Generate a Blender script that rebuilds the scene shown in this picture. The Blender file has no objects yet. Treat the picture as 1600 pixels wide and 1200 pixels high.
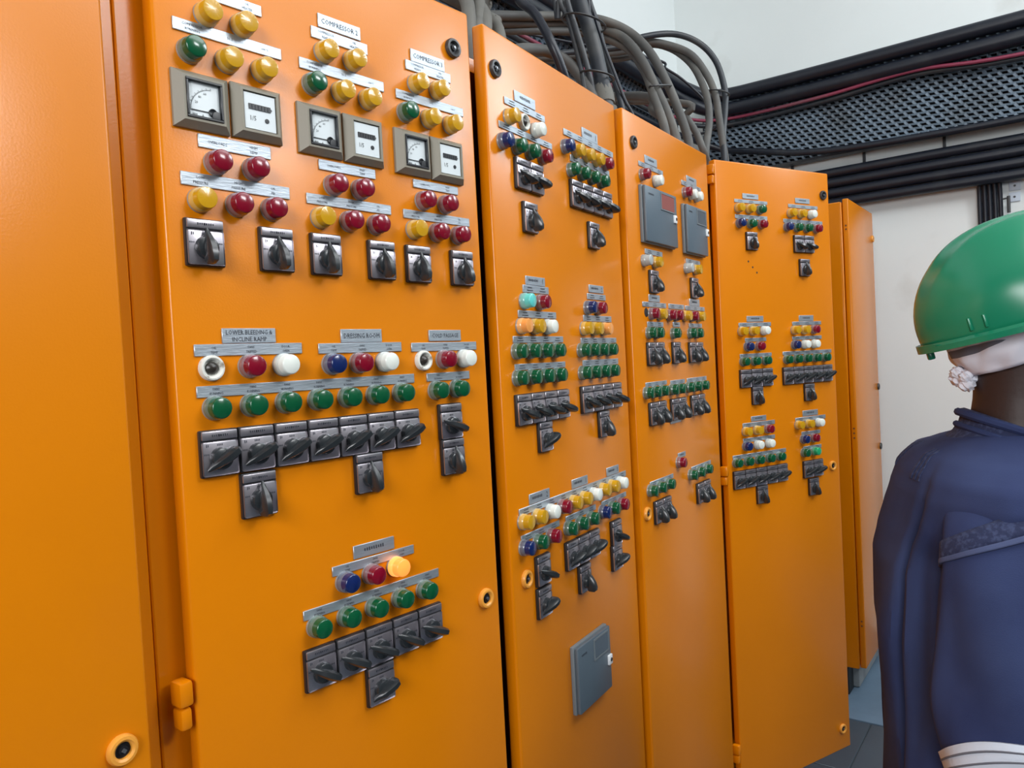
import bpy, bmesh, math, random
from mathutils import Vector, Matrix, Euler
R = math.radians
random.seed(7)
scene = bpy.context.scene
col = scene.collection

# ------------------------------------------------------------------ camera
YAW, PITCH, ROLL = R(36.6304), R(-1.60076), R(-3.02683)
CAM = Vector((-0.44363, -0.800865, 1.5))
fw0 = Vector((math.cos(YAW), math.sin(YAW), 0)); rt0 = Vector((fw0.y, -fw0.x, 0)); up0 = Vector((0, 0, 1))
fwd = fw0*math.cos(PITCH) + up0*math.sin(PITCH)
upv = up0*math.cos(PITCH) - fw0*math.sin(PITCH)
cr, sr = math.cos(ROLL), math.sin(ROLL)
cx = rt0*cr + upv*sr
cy = upv*cr - rt0*sr
camd = bpy.data.cameras.new('camera'); camd.sensor_width = 36; camd.lens = 1160/1600*36; camd.clip_start = .02
cam = bpy.data.objects.new('camera', camd); col.objects.link(cam)
m3 = Matrix((cx, cy, -fwd)).transposed()
cam.matrix_world = Matrix.Translation(CAM) @ m3.to_4x4()
scene.camera = cam

# ------------------------------------------------------------------ light and exposure
vs = scene.view_settings
scene.display_settings.display_device = 'sRGB'
vs.view_transform = 'Standard'; vs.look = 'None'; vs.gamma = 1; vs.use_curve_mapping = False
vs.exposure = EXPOSURE = 0.09
scene.cycles.use_denoising = True
scene.cycles.max_bounces = 8
world = bpy.data.worlds.new('world'); scene.world = world; world.use_nodes = True
world.node_tree.nodes['Background'].inputs[0].default_value = (.75, .87, 1, 1)
world.node_tree.nodes['Background'].inputs[1].default_value = .12
def area(name, loc, target, sx, sy, power, color):
    d = bpy.data.lights.new(name, 'AREA'); d.shape = 'RECTANGLE'; d.size = sx; d.size_y = sy; d.energy = power; d.color = color
    o = bpy.data.objects.new(name, d); col.objects.link(o); o.location = loc
    o.rotation_euler = (Vector(target) - Vector(loc)).to_track_quat('-Z', 'Z').to_euler()
    return o
# daylight through the high window band opposite the cabinets, and through a window high in the far wall
area('window_light', (1.25, -3.40, 3.66), (0.6, 0, 1.6), 1.3, .70, 56, (.96, .98, 1))
area('far_window_light', (3.62, -2.1, 3.55), (0.9, -.3, 2.0), 1.5, .75, 58, (.84, .93, 1))
area('left_window_light', (-2.55, -1.3, 2.2), (2.6, -.5, 1.4), 1.5, 1.6, 114, (.97, .98, 1))
area('ceiling_fill_light', (1.1, -1.7, 4.15), (1.1, -1.7, 0), 3.0, 1.4, 54, (.95, .98, 1))  # added ceiling panel that evens the light on doors and right wall

# ------------------------------------------------------------------ materials
MATS = {}
def mat(name, color, rough=.5, metal=0, spec=.5, bump=0, bscale=40, var=0, vscale=3, coat=0, dirt=None, dscale=4, emit=0, sss=0, stretch=None, trans=0, dlo=.5, dhi=.75):
    m = bpy.data.materials.new(name); m.use_nodes = True; nt = m.node_tree; b = nt.nodes['Principled BSDF']
    b.inputs['Base Color'].default_value = (*color, 1); b.inputs['Roughness'].default_value = rough
    b.inputs['Metallic'].default_value = metal; b.inputs['Specular IOR Level'].default_value = spec
    b.inputs['Coat Weight'].default_value = coat
    if trans: b.inputs['Transmission Weight'].default_value = trans
    if sss:
        b.inputs['Subsurface Weight'].default_value = sss; b.inputs['Subsurface Radius'].default_value = (.004, .004, .004)
    if emit:
        b.inputs['Emission Color'].default_value = (*color, 1); b.inputs['Emission Strength'].default_value = emit
    if var or bump or dirt:
        tc = nt.nodes.new('ShaderNodeTexCoord'); mp = nt.nodes.new('ShaderNodeMapping'); nt.links.new(tc.outputs['Object'], mp.inputs[0])
        if stretch: mp.inputs['Scale'].default_value = stretch
    last = None
    if var:
        n = nt.nodes.new('ShaderNodeTexNoise'); n.inputs['Scale'].default_value = vscale; n.inputs['Detail'].default_value = 6
        nt.links.new(mp.outputs[0], n.inputs['Vector'])
        rp = nt.nodes.new('ShaderNodeValToRGB'); rp.color_ramp.elements[0].position = .3; rp.color_ramp.elements[1].position = .7
        rp.color_ramp.elements[0].color = (*[c*(1-var) for c in color], 1); rp.color_ramp.elements[1].color = (*[min(1, c*(1+var)) for c in color], 1)
        nt.links.new(n.outputs['Fac'], rp.inputs[0]); last = rp.outputs[0]
    if dirt:
        n = nt.nodes.new('ShaderNodeTexNoise'); n.inputs['Scale'].default_value = dscale; n.inputs['Detail'].default_value = 8
        nt.links.new(mp.outputs[0], n.inputs['Vector'])
        rp = nt.nodes.new('ShaderNodeValToRGB'); rp.color_ramp.elements[0].position = dlo; rp.color_ramp.elements[1].position = dhi
        nt.links.new(n.outputs['Fac'], rp.inputs[0])
        mx = nt.nodes.new('ShaderNodeMix'); mx.data_type = 'RGBA'
        if last: nt.links.new(last, mx.inputs[6])
        else: mx.inputs[6].default_value = (*color, 1)
        mx.inputs[7].default_value = (*dirt, 1); nt.links.new(rp.outputs[0], mx.inputs[0]); last = mx.outputs[2]
    if last: nt.links.new(last, b.inputs['Base Color'])
    if bump:
        n = nt.nodes.new('ShaderNodeTexNoise'); n.inputs['Scale'].default_value = bscale; n.inputs['Detail'].default_value = 3
        nt.links.new(mp.outputs[0], n.inputs['Vector'])
        bp = nt.nodes.new('ShaderNodeBump'); bp.inputs['Strength'].default_value = bump; bp.inputs['Distance'].default_value = .002
        nt.links.new(n.outputs['Fac'], bp.inputs['Height']); nt.links.new(bp.outputs[0], b.inputs['Normal'])
    MATS[name] = m; return m
mat('orange_paint', (.68, .200, .001), .25, spec=.38, bump=.05, bscale=420, var=.035, vscale=2.5)
mat('cabinet_inside', (.05, .045, .04), .7)
mat('shade_black', (.012, .011, .012), .6)  # black for the shaded door gaps and for open holes
mat('aluminium_plate', (.50, .56, .62), .45, metal=.8, bump=.15, bscale=90, stretch=(1, 1, 6), var=.08, vscale=25)
mat('engraving', (.035, .04, .055), .7)
mat('switch_black', (.014, .015, .018), .38)
mat('switch_face', (.50, .47, .51), .36, metal=.92, var=.12, vscale=60)
mat('knob_black', (.02, .024, .027), .27, spec=.6)
mat('meter_frame', (.235, .215, .165), .5, bump=.1, bscale=150)
mat('meter_black', (.012, .014, .017), .35)
mat('dial_white', (.66, .72, .74), .35, spec=.5)
mat('dial_ink', (.02, .022, .025), .6)
mat('dial_red', (.25, .03, .03), .6)
LENS = {'y': ('yellow', (.56, .30, .008)), 'g': ('green', (.002, .082, .030)), 'r': ('red', (.20, .002, .016)), 'b': ('blue', (.006, .018, .10)),
        'w': ('white', (.78, .82, .76)), 'n': ('pale orange', (.85, .34, .08)), 'c': ('turquoise', (.12, .62, .58)), 's': ('clear', (.42, .46, .46)), 'G': ('bright green', (.02, .36, .14))}
for k, (n_, c_) in LENS.items(): mat('lens_'+k, c_, .22, spec=.5, coat=.4, sss=.0)
for k, (n_, c_) in LENS.items(): mat('skirt_'+k, tuple(.62*q+.38*w_ for q, w_ in zip(c_, (.30, .33, .32) if k not in 'yn' else (.75, .55, .25))), .25, spec=.6, coat=.5)  # lens skirts, with a pale haze of reflected light mixed into the colour
mat('skirt_a', (1, .28, .06), .3, emit=1.5)
mat('lens_a', (1, .30, .05), .3, emit=.75)
mat('lens_skirt', (.30, .31, .30), .3, metal=.2)
mat('socket_white', (.72, .72, .66), .5, dirt=(.25, .2, .15), dscale=120, dlo=.55, dhi=.7)
mat('bulb_dark', (.03, .025, .02), .3)
mat('lock_dark', (.06, .06, .062), .4, metal=.4)
mat('lock_orange', (.78, .33, .045), .35)
mat('lock_core', (.025, .026, .03), .3, metal=.5)
mat('steel', (.35, .36, .38), .35, metal=.9)
mat('grey_plastic', (.098, .135, .168), .42, var=.05, vscale=8)
mat('grey_plastic_edge', (.17, .20, .22), .45)
mat('latch_white', (.8, .82, .84), .4)
mat('window_tint', (.10, .125, .15), .2)
mat('window_red', (.30, .10, .09), .3)
mat('cable_black', (.007, .010, .019), .40, dirt=(.030, .034, .040), dscale=7, dlo=.55, dhi=.85)
mat('cable_dark', (.022, .027, .035), .45, dirt=(.08, .082, .078), dscale=6, dlo=.5, dhi=.8)
mat('cable_grey', (.075, .075, .072), .6, dirt=(.13, .125, .112), dscale=8, dlo=.45, dhi=.7)
mat('cable_fawn', (.125, .122, .108), .65, dirt=(.075, .073, .068), dscale=10)
mat('cable_red', (.26, .035, .075), .45, dirt=(.16, .09, .10), dscale=3)
mat('cable_tie', (.015, .016, .018), .4)
mat('tray_metal', (.13, .175, .225), .5, metal=.2, dirt=(.07, .085, .10), dscale=5, dlo=.45, dhi=.75)
mat('wall_paint', (.84, .885, .88), .7, bump=.25, bscale=30, var=.03, vscale=1.4, dirt=(.60, .61, .58), dscale=2.2, dlo=.62, dhi=.85)
mat('wall_grey', (.06, .062, .065), .8)
mat('added_door_paint', (.045, .055, .07), .5)
mat('ceiling_paint', (.78, .79, .76), .8)
mat('tile', (.05, .075, .10), .38, var=.18, vscale=3, bump=.05)
mat('grout', (.035, .045, .055), .8)
mat('painted_concrete', (.12, .19, .27), .5, var=.15, vscale=5)
mat('concrete', (.30, .33, .34), .85, bump=.8, bscale=18, var=.25, vscale=9)
mat('plinth_black', (.012, .012, .013), .5)
mat('tag_white', (.62, .70, .80), .5)
mat('window_frame', (.55, .56, .55), .5)
mat('navy_cloth', (.024, .036, .105), .85, spec=.2, bump=.22, bscale=900, var=.2, vscale=7, dirt=(.042, .062, .15), dscale=5, dlo=.42, dhi=.75)
mat('navy_seam', (.014, .022, .068), .9, bump=.4, bscale=300, dirt=(.035, .050, .12), dscale=160, dlo=.48, dhi=.62)
mat('stitch_pale', (.055, .075, .165), .9)
mat('reflective_cloth', (.55, .62, .72), .55, bump=.3, bscale=200)
mat('skin', (.035, .018, .015), .5, spec=.35, bump=.15, bscale=120, var=.12, vscale=12)
mat('hair', (.006, .005, .005), .8)
mat('eye_white', (.6, .58, .55), .3)
mat('lips', (.07, .03, .028), .5)
mat('helmet_green', (.008, .215, .112), .26, spec=.5, dirt=(.02, .13, .075), dscale=5, dlo=.56, dhi=.85)
mat('hair_net', (.72, .73, .80), .8, bump=.4, bscale=60)
mat('strap_grey', (.13, .14, .17), .7)
mat('boot', (.02, .018, .016), .5)
mat('rust', (.16, .05, .01), .8)

# ------------------------------------------------------------------ helpers
def link(name, me, m=None, parent=None, loc=(0, 0, 0), rz=0.0, smooth=False):
    o = bpy.data.objects.new(name, me); col.objects.link(o)
    if m and not me.materials: me.materials.append(MATS[m])
    if parent: o.parent = parent
    o.location = loc; o.rotation_euler = (0, 0, rz)
    return o
def mesh(name, verts, faces, m=None, smooth=False):
    me = bpy.data.meshes.new(name); me.from_pydata([tuple(v) for v in verts], [], faces)
    if m: me.materials.append(MATS[m])
    bm = bmesh.new(); bm.from_mesh(me); bmesh.ops.recalc_face_normals(bm, faces=bm.faces); bm.to_mesh(me); bm.free()
    if smooth: set_smooth(me)
    me.update(); return me
def set_smooth(me, angle=40):
    me.polygons.foreach_set('use_smooth', [True]*len(me.polygons))
    bm = bmesh.new(); bm.from_mesh(me)
    for e in bm.edges:
        if len(e.link_faces) == 2 and e.calc_face_angle(0) > R(angle): e.smooth = False
    bm.to_mesh(me); bm.free()
def bm_mesh(bm, name, m=None, smooth=True):
    bmesh.ops.recalc_face_normals(bm, faces=bm.faces)
    me = bpy.data.meshes.new(name); bm.to_mesh(me); bm.free()
    if m: me.materials.append(MATS[m])
    if smooth: set_smooth(me)
    return me
def add_box(bm, x0, x1, y0, y1, z0, z1, bev=0, seg=2):
    vs_ = [bm.verts.new((x, y, z)) for x in (x0, x1) for y in (y0, y1) for z in (z0, z1)]
    f = [(0, 1, 3, 2), (4, 6, 7, 5), (0, 4, 5, 1), (2, 3, 7, 6), (0, 2, 6, 4), (1, 5, 7, 3)]
    fs = [bm.faces.new([vs_[i] for i in q]) for q in f]
    if bev:
        es = list({e for fc in fs for e in fc.edges})
        bmesh.ops.bevel(bm, geom=es, offset=bev, segments=seg, profile=.5, affect='EDGES')
def box_mesh(name, m, *a, **k):
    bm = bmesh.new(); add_box(bm, *a, **k); return bm_mesh(bm, name, m)
def add_lathe(bm, prof, n=24, c=(0, 0, 0), a0=0):
    # prof: (radius, outward height); outward is -Y
    rings = []
    for r, h in prof:
        if r < 1e-6: rings.append([bm.verts.new((c[0], c[1]-h, c[2]))])
        else: rings.append([bm.verts.new((c[0]+r*math.cos(a0+2*math.pi*i/n), c[1]-h, c[2]+r*math.sin(a0+2*math.pi*i/n))) for i in range(n)])
    for A, B in zip(rings, rings[1:]):
        for i in range(n):
            j = (i+1) % n
            if len(A) == 1 and len(B) == 1: continue
            if len(A) == 1: bm.faces.new((A[0], B[i], B[j]))
            elif len(B) == 1: bm.faces.new((A[i], B[0], A[j]))
            else: bm.faces.new((A[i], B[i], B[j], A[j]))
def lathe_mesh(name, m, prof, n=24):
    bm = bmesh.new(); add_lathe(bm, prof, n); return bm_mesh(bm, name, m)
def smooth_path(pts, sub=6):
    P = [Vector(p) for p in pts]; out = []
    for i in range(len(P)-1):
        p0 = P[max(i-1, 0)]; p1 = P[i]; p2 = P[i+1]; p3 = P[min(i+2, len(P)-1)]
        for k in range(sub):
            t = k/sub
            out.append(.5*((2*p1)+(p2-p0)*t+(2*p0-5*p1+4*p2-p3)*t*t+(3*p1-p0-3*p2+p3)*t**3))
    out.append(P[-1]); return out
def add_tube(bm, pts, r, n=10, caps=True):
    P = [Vector(p) for p in pts]; rings = []; u = None
    for i, p in enumerate(P):
        t = (P[min(i+1, len(P)-1)]-P[max(i-1, 0)]).normalized()
        if u is None:
            u = t.orthogonal().normalized()
        u = (u - t*u.dot(t)).normalized(); v = t.cross(u)
        rr = r[i] if isinstance(r, (list, tuple)) else r
        rings.append([bm.verts.new(p+(u*math.cos(2*math.pi*k/n)+v*math.sin(2*math.pi*k/n))*rr) for k in range(n)])
    for A, B in zip(rings, rings[1:]):
        for k in range(n): bm.faces.new((A[k], A[(k+1) % n], B[(k+1) % n], B[k]))
    if caps:
        bm.faces.new(rings[0][::-1]); bm.faces.new(rings[-1])
def tube_mesh(name, m, pts, r, n=10, sub=6):
    bm = bmesh.new(); add_tube(bm, smooth_path(pts, sub) if sub else pts, r, n); return bm_mesh(bm, name, m)
def empty(name, loc=(0, 0, 0), rz=0):
    o = bpy.data.objects.new(name, None); col.objects.link(o); o.location = loc; o.rotation_euler = (0, 0, rz); o.empty_display_size = .1; return o
def tag(o, label, cat, group=None):
    o['label'] = label; o['category'] = cat
    if group: o['group'] = group
    return o
def struct(o): o['kind'] = 'structure'; return o
TEXT = {}
def text_geo(s):
    if s not in TEXT:
        c = bpy.data.curves.new('t', 'FONT'); c.body = s; c.size = 1; c.align_x = 'CENTER'; c.align_y = 'CENTER'; c.resolution_u = 1
        o = bpy.data.objects.new('t', c); col.objects.link(o); bpy.context.view_layer.update()
        me = bpy.data.meshes.new_from_object(o.evaluated_get(bpy.context.evaluated_depsgraph_get()))
        bpy.data.objects.remove(o); bpy.data.curves.remove(c)
        V = [v.co.copy() for v in me.vertices]; F = [tuple(p.vertices) for p in me.polygons]; bpy.data.meshes.remove(me)
        xs = [v.x for v in V]; ys = [v.y for v in V]
        mx, my = (min(xs)+max(xs))/2, (min(ys)+max(ys))/2
        TEXT[s] = ([(v.x-mx, v.y-my) for v in V], F, max(xs)-min(xs), max(ys)-min(ys))
    return TEXT[s]
def put_text(V, F, s, x, z, h, y=0, maxw=None):
    vv, ff, w, hh = text_geo(s); k = h/hh; kx = k*.9
    if maxw and w*kx > maxw: kx = maxw/w
    b = len(V); V += [(x+a*kx, y, z+c*k) for a, c in vv]; F += [tuple(i+b for i in f) for f in ff]
def put_dash(V, F, x, z, w, h, y=0, rnd=None):
    # an illegible engraved word: short upright strokes in a row
    n = max(2, int(w/(h*.75))); st = w/n
    for i in range(n):
        x0 = x-w/2+i*st; b = len(V); hh = h*(.75+.25*((i*7+n) % 3)/2)
        V += [(x0, y, z-hh/2), (x0+st*.55, y, z-hh/2), (x0+st*.55, y, z+hh/2), (x0, y, z+hh/2)]; F.append((b, b+1, b+2, b+3))
ITEMS = {
 1: [
  ('N', ['COMPRESSOR 1'], 0.0706, 0.1339, 1.9743, 1.9917),
  ('N', ['COMPRESSOR|READY', 'OIL|HEATER'], 0.0582, 0.1357, 1.9446, 1.9584),
  ('L', 'yy', 0.0629, 0.1072, 1.9249),
  ('N', ['COMPRESSOR|RUNNING', '50 %', '100 %'], 0.0227, 0.1599, 1.898, 1.9123),
  ('L', 'gyy', 0.0402, 0.1307, 1.877),
  ('M', 0.0165, 0.0833, 1.7879, 1.8526),
  ('H', 0.0876, 0.1524, 1.7902, 1.8529),
  ('N', ['OVERLOADS', 'HIGH|TEMP'], 0.044, 0.1365, 1.769, 1.7845),
  ('L', 'rr', 0.0637, 0.1113, 1.7528),
  ('N', ['LOW|PRESSURE', 'HIGH|PRESSURE', 'OIL|PD'], 0.0208, 0.1599, 1.7227, 1.7381),
  ('L', 'yrr', 0.0416, 0.1326, 1.7067),
  ('N', ['COMPRESSOR 2'], 0.2179, 0.2868, 1.9582, 1.9765),
  ('N', ['COMPRESSOR|READY', 'OIL|HEATER'], 0.2064, 0.2976, 1.9415, 1.9566),
  ('L', 'yy', 0.2238, 0.2692, 1.9253),
  ('N', ['COMPRESSOR|RUNNING', '50 %', '100 %'], 0.1856, 0.3231, 1.8962, 1.9106),
  ('L', 'gyy', 0.2024, 0.2916, 1.8781),
  ('M', 0.1774, 0.2437, 1.7872, 1.8502),
  ('H', 0.2476, 0.3132, 1.7863, 1.8502),
  ('N', ['OVERLOADS', 'HIGH|TEMP'], 0.2062, 0.2991, 1.7688, 1.7825),
  ('L', 'rr', 0.2265, 0.2701, 1.7502),
  ('N', ['LOW|PRESSURE', 'HIGH|PRESSURE', 'OIL|PD'], 0.1844, 0.3236, 1.7215, 1.7353),
  ('L', 'yrr', 0.2033, 0.2941, 1.7042),
  ('N', ['COMPRESSOR 3'], 0.3774, 0.4458, 1.9553, 1.9743),
  ('N', ['COMPRESSOR|READY', 'OIL|HEATER'], 0.3666, 0.4575, 1.941, 1.9554),
  ('L', 'yy', 0.3832, 0.4255, 1.9221),
  ('N', ['COMPRESSOR|RUNNING', '50 %', '100 %'], 0.3451, 0.4814, 1.8941, 1.9076),
  ('L', 'gyy', 0.3597, 0.45, 1.8751),
  ('M', 0.3362, 0.403, 1.7851, 1.8492),
  ('H', 0.406, 0.4711, 1.7845, 1.8495),
  ('N', ['OVERLOADS', 'HIGH|TEMP'], 0.3688, 0.4605, 1.7681, 1.7805),
  ('L', 'rr', 0.3851, 0.4303, 1.7494),
  ('N', ['LOW|PRESSURE', 'HIGH|PRESSURE', 'OIL|PD'], 0.3467, 0.4822, 1.7206, 1.7336),
  ('L', 'yrr', 0.3642, 0.4537, 1.7042),
  ('S', 'v', 0.0428, 0.0428, 1.6574),
  ('S', 'v', 0.1348, 0.1348, 1.6565),
  ('S', 'v', 0.2073, 0.2073, 1.6559),
  ('S', 'v', 0.2991, 0.2991, 1.6546),
  ('S', 'v', 0.3671, 0.3671, 1.6535),
  ('S', 'v', 0.457, 0.457, 1.6528),
  ('N', ['LOWER BLEEDING &|INCLINE RAMP'], 0.0579, 0.1279, 1.5413, 1.5592),
  ('N', ['OIL|TEMP', 'FANS|TRIPPED', 'DOOR|OPEN'], 0.0235, 0.1641, 1.5267, 1.5406),
  ('O', 0.0423, 1.5127),
  ('L', 'rw', 0.0902, 0.136, 1.5132),
  ('N', ['FANS|RUNNING', 'FANS|RUNNING', 'FANS|RUNNING', 'FANS|RUNNING', 'FANS|RUNNING', 'FANS|RUNNING', 'FANS|RUNNING'], 0.0232, 0.3493, 1.479, 1.4924),
  ('L', 'ggggggg', 0.0433, 0.3215, 1.4661),
  ('S', 'ddddddd', 0.045, 0.3262, 1.4138),
  ('S', 'v', 0.0907, 0.0907, 1.3578),
  ('S', 'v', 0.2559, 0.2559, 1.3599),
  ('N', ['DRESSING ROOM'], 0.2246, 0.2941, 1.5397, 1.5579),
  ('N', ['OIL|TEMP', 'FANS|TRIPPED', 'DOOR|OPEN'], 0.1889, 0.3285, 1.5257, 1.5392),
  ('L', 'brw', 0.2071, 0.2951, 1.5115),
  ('N', ['COLD PASSAGE'], 0.3827, 0.4494, 1.5396, 1.5564),
  ('N', ['OIL|TEMP', 'FANS|TRIPPED', 'DOOR|OPEN'], 0.3473, 0.4829, 1.5247, 1.5376),
  ('O', 0.3683, 1.511),
  ('L', 'rw', 0.4091, 0.4513, 1.5115),
  ('N', ['FAN|RUNNING', 'FAN|RUNNING'], 0.374, 0.4638, 1.4793, 1.4916),
  ('L', 'gg', 0.3897, 0.4331, 1.4652),
  ('S', 'h', 0.4142, 0.4142, 1.4162),
  ('S', 'v', 0.4155, 0.4155, 1.3619),
  ('N', ['FREEZER 3'], 0.2247, 0.2945, 1.2457, 1.2632),
  ('N', ['OIL|TEMP', 'FANS|TRIPPED', 'DOOR|OPEN'], 0.1895, 0.33, 1.2303, 1.2433),
  ('L', 'bra', 0.208, 0.2941, 1.2199),
  ('N', ['FANS|RUNNING', 'FANS|RUNNING', 'FANS|RUNNING', 'FANS|RUNNING', 'FANS|RUNNING'], 0.1427, 0.3756, 1.1848, 1.1976),
  ('L', 'ggggg', 0.1608, 0.3447, 1.1736),
  ('S', 'hhhhh', 0.1635, 0.3476, 1.1208),
  ('S', 'd', 0.2546, 0.2546, 1.0661),
  ('K', 'd', 0.4662, 1.998),
  ('K', 'o', 0.4738, 1.1247),
 ],
 2: [
  ('N', ['WATER|DEFROST'], 0.0863, 0.1581, 1.9597, 1.9786),
  ('N', ['LOW', 'HIGH', 'RUN'], 0.0529, 0.1916, 1.946, 1.9583),
  ('L', 'y', 0.0623, 0.0623, 1.9246),
  ('O', 0.1135, 1.9279),
  ('L', 'w', 0.151, 0.151, 1.9216),
  ('N', ['TRIP', 'RUN', 'READY', 'OPEN'], 0.0313, 0.2144, 1.9007, 1.9121),
  ('L', 'bggr', 0.0377, 0.1722, 1.8776),
  ('S', 'hh', 0.0956, 0.1424, 1.8318),
  ('S', 'v', 0.1145, 0.1145, 1.758),
  ('N', ['PUMP 1'], 0.3456, 0.4178, 1.9541, 1.9758),
  ('N', ['TRIP', 'RUN', 'READY', 'OPEN', 'DEFROST'], 0.2655, 0.4943, 1.9419, 1.9543),
  ('L', 'byyyr', 0.2651, 0.4455, 1.9178),
  ('N', ['TRIP', 'RUN', 'READY', 'OPEN'], 0.2884, 0.4703, 1.8949, 1.9085),
  ('L', 'gggg', 0.2851, 0.4211, 1.876),
  ('S', 'hhhh', 0.304, 0.4386, 1.8303),
  ('S', 'v', 0.371, 0.371, 1.7559),
  ('N', ['AHU 1'], 0.0922, 0.1604, 1.6379, 1.6538),
  ('N', ['TRIP', 'FAULT'], 0.0816, 0.1727, 1.624, 1.6374),
  ('L', 'cr', 0.0819, 0.1362, 1.608),
  ('N', ['TRIP', 'RUN', 'READY'], 0.0615, 0.1968, 1.5792, 1.5917),
  ('L', 'nyw', 0.0666, 0.1578, 1.5637),
  ('N', ['TRIP', 'RUN', 'READY', 'OPEN'], 0.0404, 0.2198, 1.5348, 1.5464),
  ('L', 'gggg', 0.0474, 0.184, 1.52),
  ('N', ['TRIP', 'RUN', 'READY', 'OPEN'], 0.042, 0.2236, 1.4872, 1.4981),
  ('L', 'gggg', 0.0459, 0.1851, 1.474),
  ('S', 'hhhh', 0.0584, 0.1982, 1.4182),
  ('S', 'd', 0.1278, 0.1278, 1.3638),
  ('N', ['AHU 2'], 0.3427, 0.4102, 1.6373, 1.6536),
  ('N', ['TRIP', 'FAULT'], 0.3328, 0.4196, 1.6231, 1.635),
  ('L', 'br', 0.3292, 0.3757, 1.605),
  ('N', ['TRIP', 'RUN', 'READY'], 0.311, 0.4437, 1.5775, 1.59),
  ('L', 'yyn', 0.308, 0.3991, 1.5622),
  ('N', ['TRIP', 'RUN', 'READY', 'OPEN'], 0.2942, 0.4639, 1.5329, 1.5437),
  ('L', 'gggg', 0.2907, 0.4198, 1.5187),
  ('N', ['TRIP', 'RUN', 'READY', 'OPEN'], 0.2977, 0.4686, 1.4859, 1.4985),
  ('L', 'gggg', 0.2909, 0.4244, 1.4732),
  ('S', 'hhhh', 0.3096, 0.4368, 1.4192),
  ('S', 'v', 0.3755, 0.3755, 1.363),
  ('N', ['CHILLER 2'], 0.066, 0.1375, 1.2497, 1.268),
  ('N', ['CHILLER 1'], 0.226, 0.2931, 1.2501, 1.2678),
  ('N', ['CHILLER 3'], 0.3832, 0.4436, 1.2497, 1.2675),
  ('N', ['TRIP', 'RUN', 'READY', 'TRIP', 'RUN', 'READY', 'OPEN', 'TRIP', 'RUN', 'READY'], 0.0306, 0.4804, 1.2359, 1.2487),
  ('L', 'yyw', 0.0389, 0.1318, 1.226),
  ('L', 'ryyw', 0.1781, 0.3082, 1.2261),
  ('L', 'yyw', 0.3531, 0.4389, 1.2281),
  ('N', ['TRIP', 'RUN', 'READY'], 0.0333, 0.1689, 1.1908, 1.2021),
  ('L', 'bgr', 0.0386, 0.1319, 1.1811),
  ('N', ['TRIP', 'RUN', 'READY'], 0.1945, 0.3232, 1.1916, 1.2028),
  ('L', 'ggg', 0.199, 0.2933, 1.1802),
  ('N', ['TRIP', 'RUN', 'READY'], 0.3518, 0.4762, 1.1918, 1.2021),
  ('L', 'bgr', 0.3487, 0.4392, 1.1815),
  ('S', 'h', 0.0953, 0.0953, 1.1283),
  ('S', 'd', 0.0939, 0.0939, 1.0709),
  ('S', 'ddd', 0.2085, 0.2973, 1.1275),
  ('S', 'v', 0.2537, 0.2537, 1.0698),
  ('S', 'h', 0.409, 0.409, 1.1255),
  ('S', 'd', 0.4062, 0.4062, 1.0736),
  ('K', 'd', 0.0278, 1.9966),
  ('K', 'o', 0.044, 1.1247),
  ('B', '', 0.1879, 0.33, 0.8245, 0.9519, 0.3208, 0.8846),
 ],
 3: [
  ('N', ['FREEZER 1'], 0.1073, 0.1775, 1.9595, 1.9792),
  ('N', ['TRIP', 'RUN', 'READY'], 0.0715, 0.2121, 1.9471, 1.9583),
  ('L', 'r', 0.0863, 0.0863, 1.9275),
  ('L', 'w', 0.1613, 0.1613, 1.9247),
  ('N', ['FREEZER 2'], 0.3701, 0.4422, 1.9579, 1.977),
  ('N', ['TRIP', 'RUN', 'READY'], 0.3343, 0.4744, 1.9463, 1.9587),
  ('L', 'rww', 0.3495, 0.4302, 1.9271),
  ('B', 'red', 0.067, 0.2547, 1.7689, 1.8995, 0.238, 1.8391),
  ('B', '', 0.3242, 0.4708, 1.7668, 1.8924, 0.4641, 1.8311),
  ('N', ['TRIP', 'RUN'], 0.0845, 0.1849, 1.742, 1.7544),
  ('L', 'sy', 0.0749, 0.1343, 1.7246),
  ('S', 'v', 0.1208, 0.1208, 1.6774),
  ('N', ['TRIP', 'RUN'], 0.3418, 0.4424, 1.7407, 1.7529),
  ('L', 'sy', 0.3379, 0.3988, 1.7261),
  ('S', 'v', 0.3842, 0.3842, 1.6759),
  ('N', ['CHILL 1'], 0.0928, 0.1564, 1.6293, 1.6462),
  ('N', ['TRIP', 'RUN', 'READY'], 0.0566, 0.1928, 1.6166, 1.6281),
  ('N', ['TRIP', 'RUN'], 0.2098, 0.311, 1.6164, 1.6283),
  ('N', ['CHILL 2'], 0.351, 0.4237, 1.6279, 1.6468),
  ('N', ['TRIP', 'RUN', 'READY'], 0.3198, 0.461, 1.6161, 1.6272),
  ('X', 0.011, 0.0778, 1.6032),
  ('L', 'ry', 0.1009, 0.1465, 1.6),
  ('L', 'rr', 0.2061, 0.2507, 1.599),
  ('L', 'yry', 0.3088, 0.4067, 1.5995),
  ('N', ['TRIP', 'RUN'], 0.078, 0.1708, 1.5696, 1.5813),
  ('N', ['TRIP'], 0.2317, 0.2772, 1.5705, 1.5828),
  ('N', ['TRIP', 'RUN'], 0.3397, 0.4339, 1.5701, 1.5809),
  ('L', 'gg', 0.0808, 0.122, 1.5546),
  ('L', 'g', 0.2276, 0.2276, 1.554),
  ('L', 'gg', 0.3418, 0.3865, 1.5545),
  ('S', 'vv', 0.0899, 0.1348, 1.505),
  ('S', 'v', 0.2389, 0.2389, 1.5046),
  ('S', 'vv', 0.3487, 0.4005, 1.5034),
  ('N', ['TRIP', 'RUN', 'READY'], 0.0525, 0.1755, 1.4279, 1.438),
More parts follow.
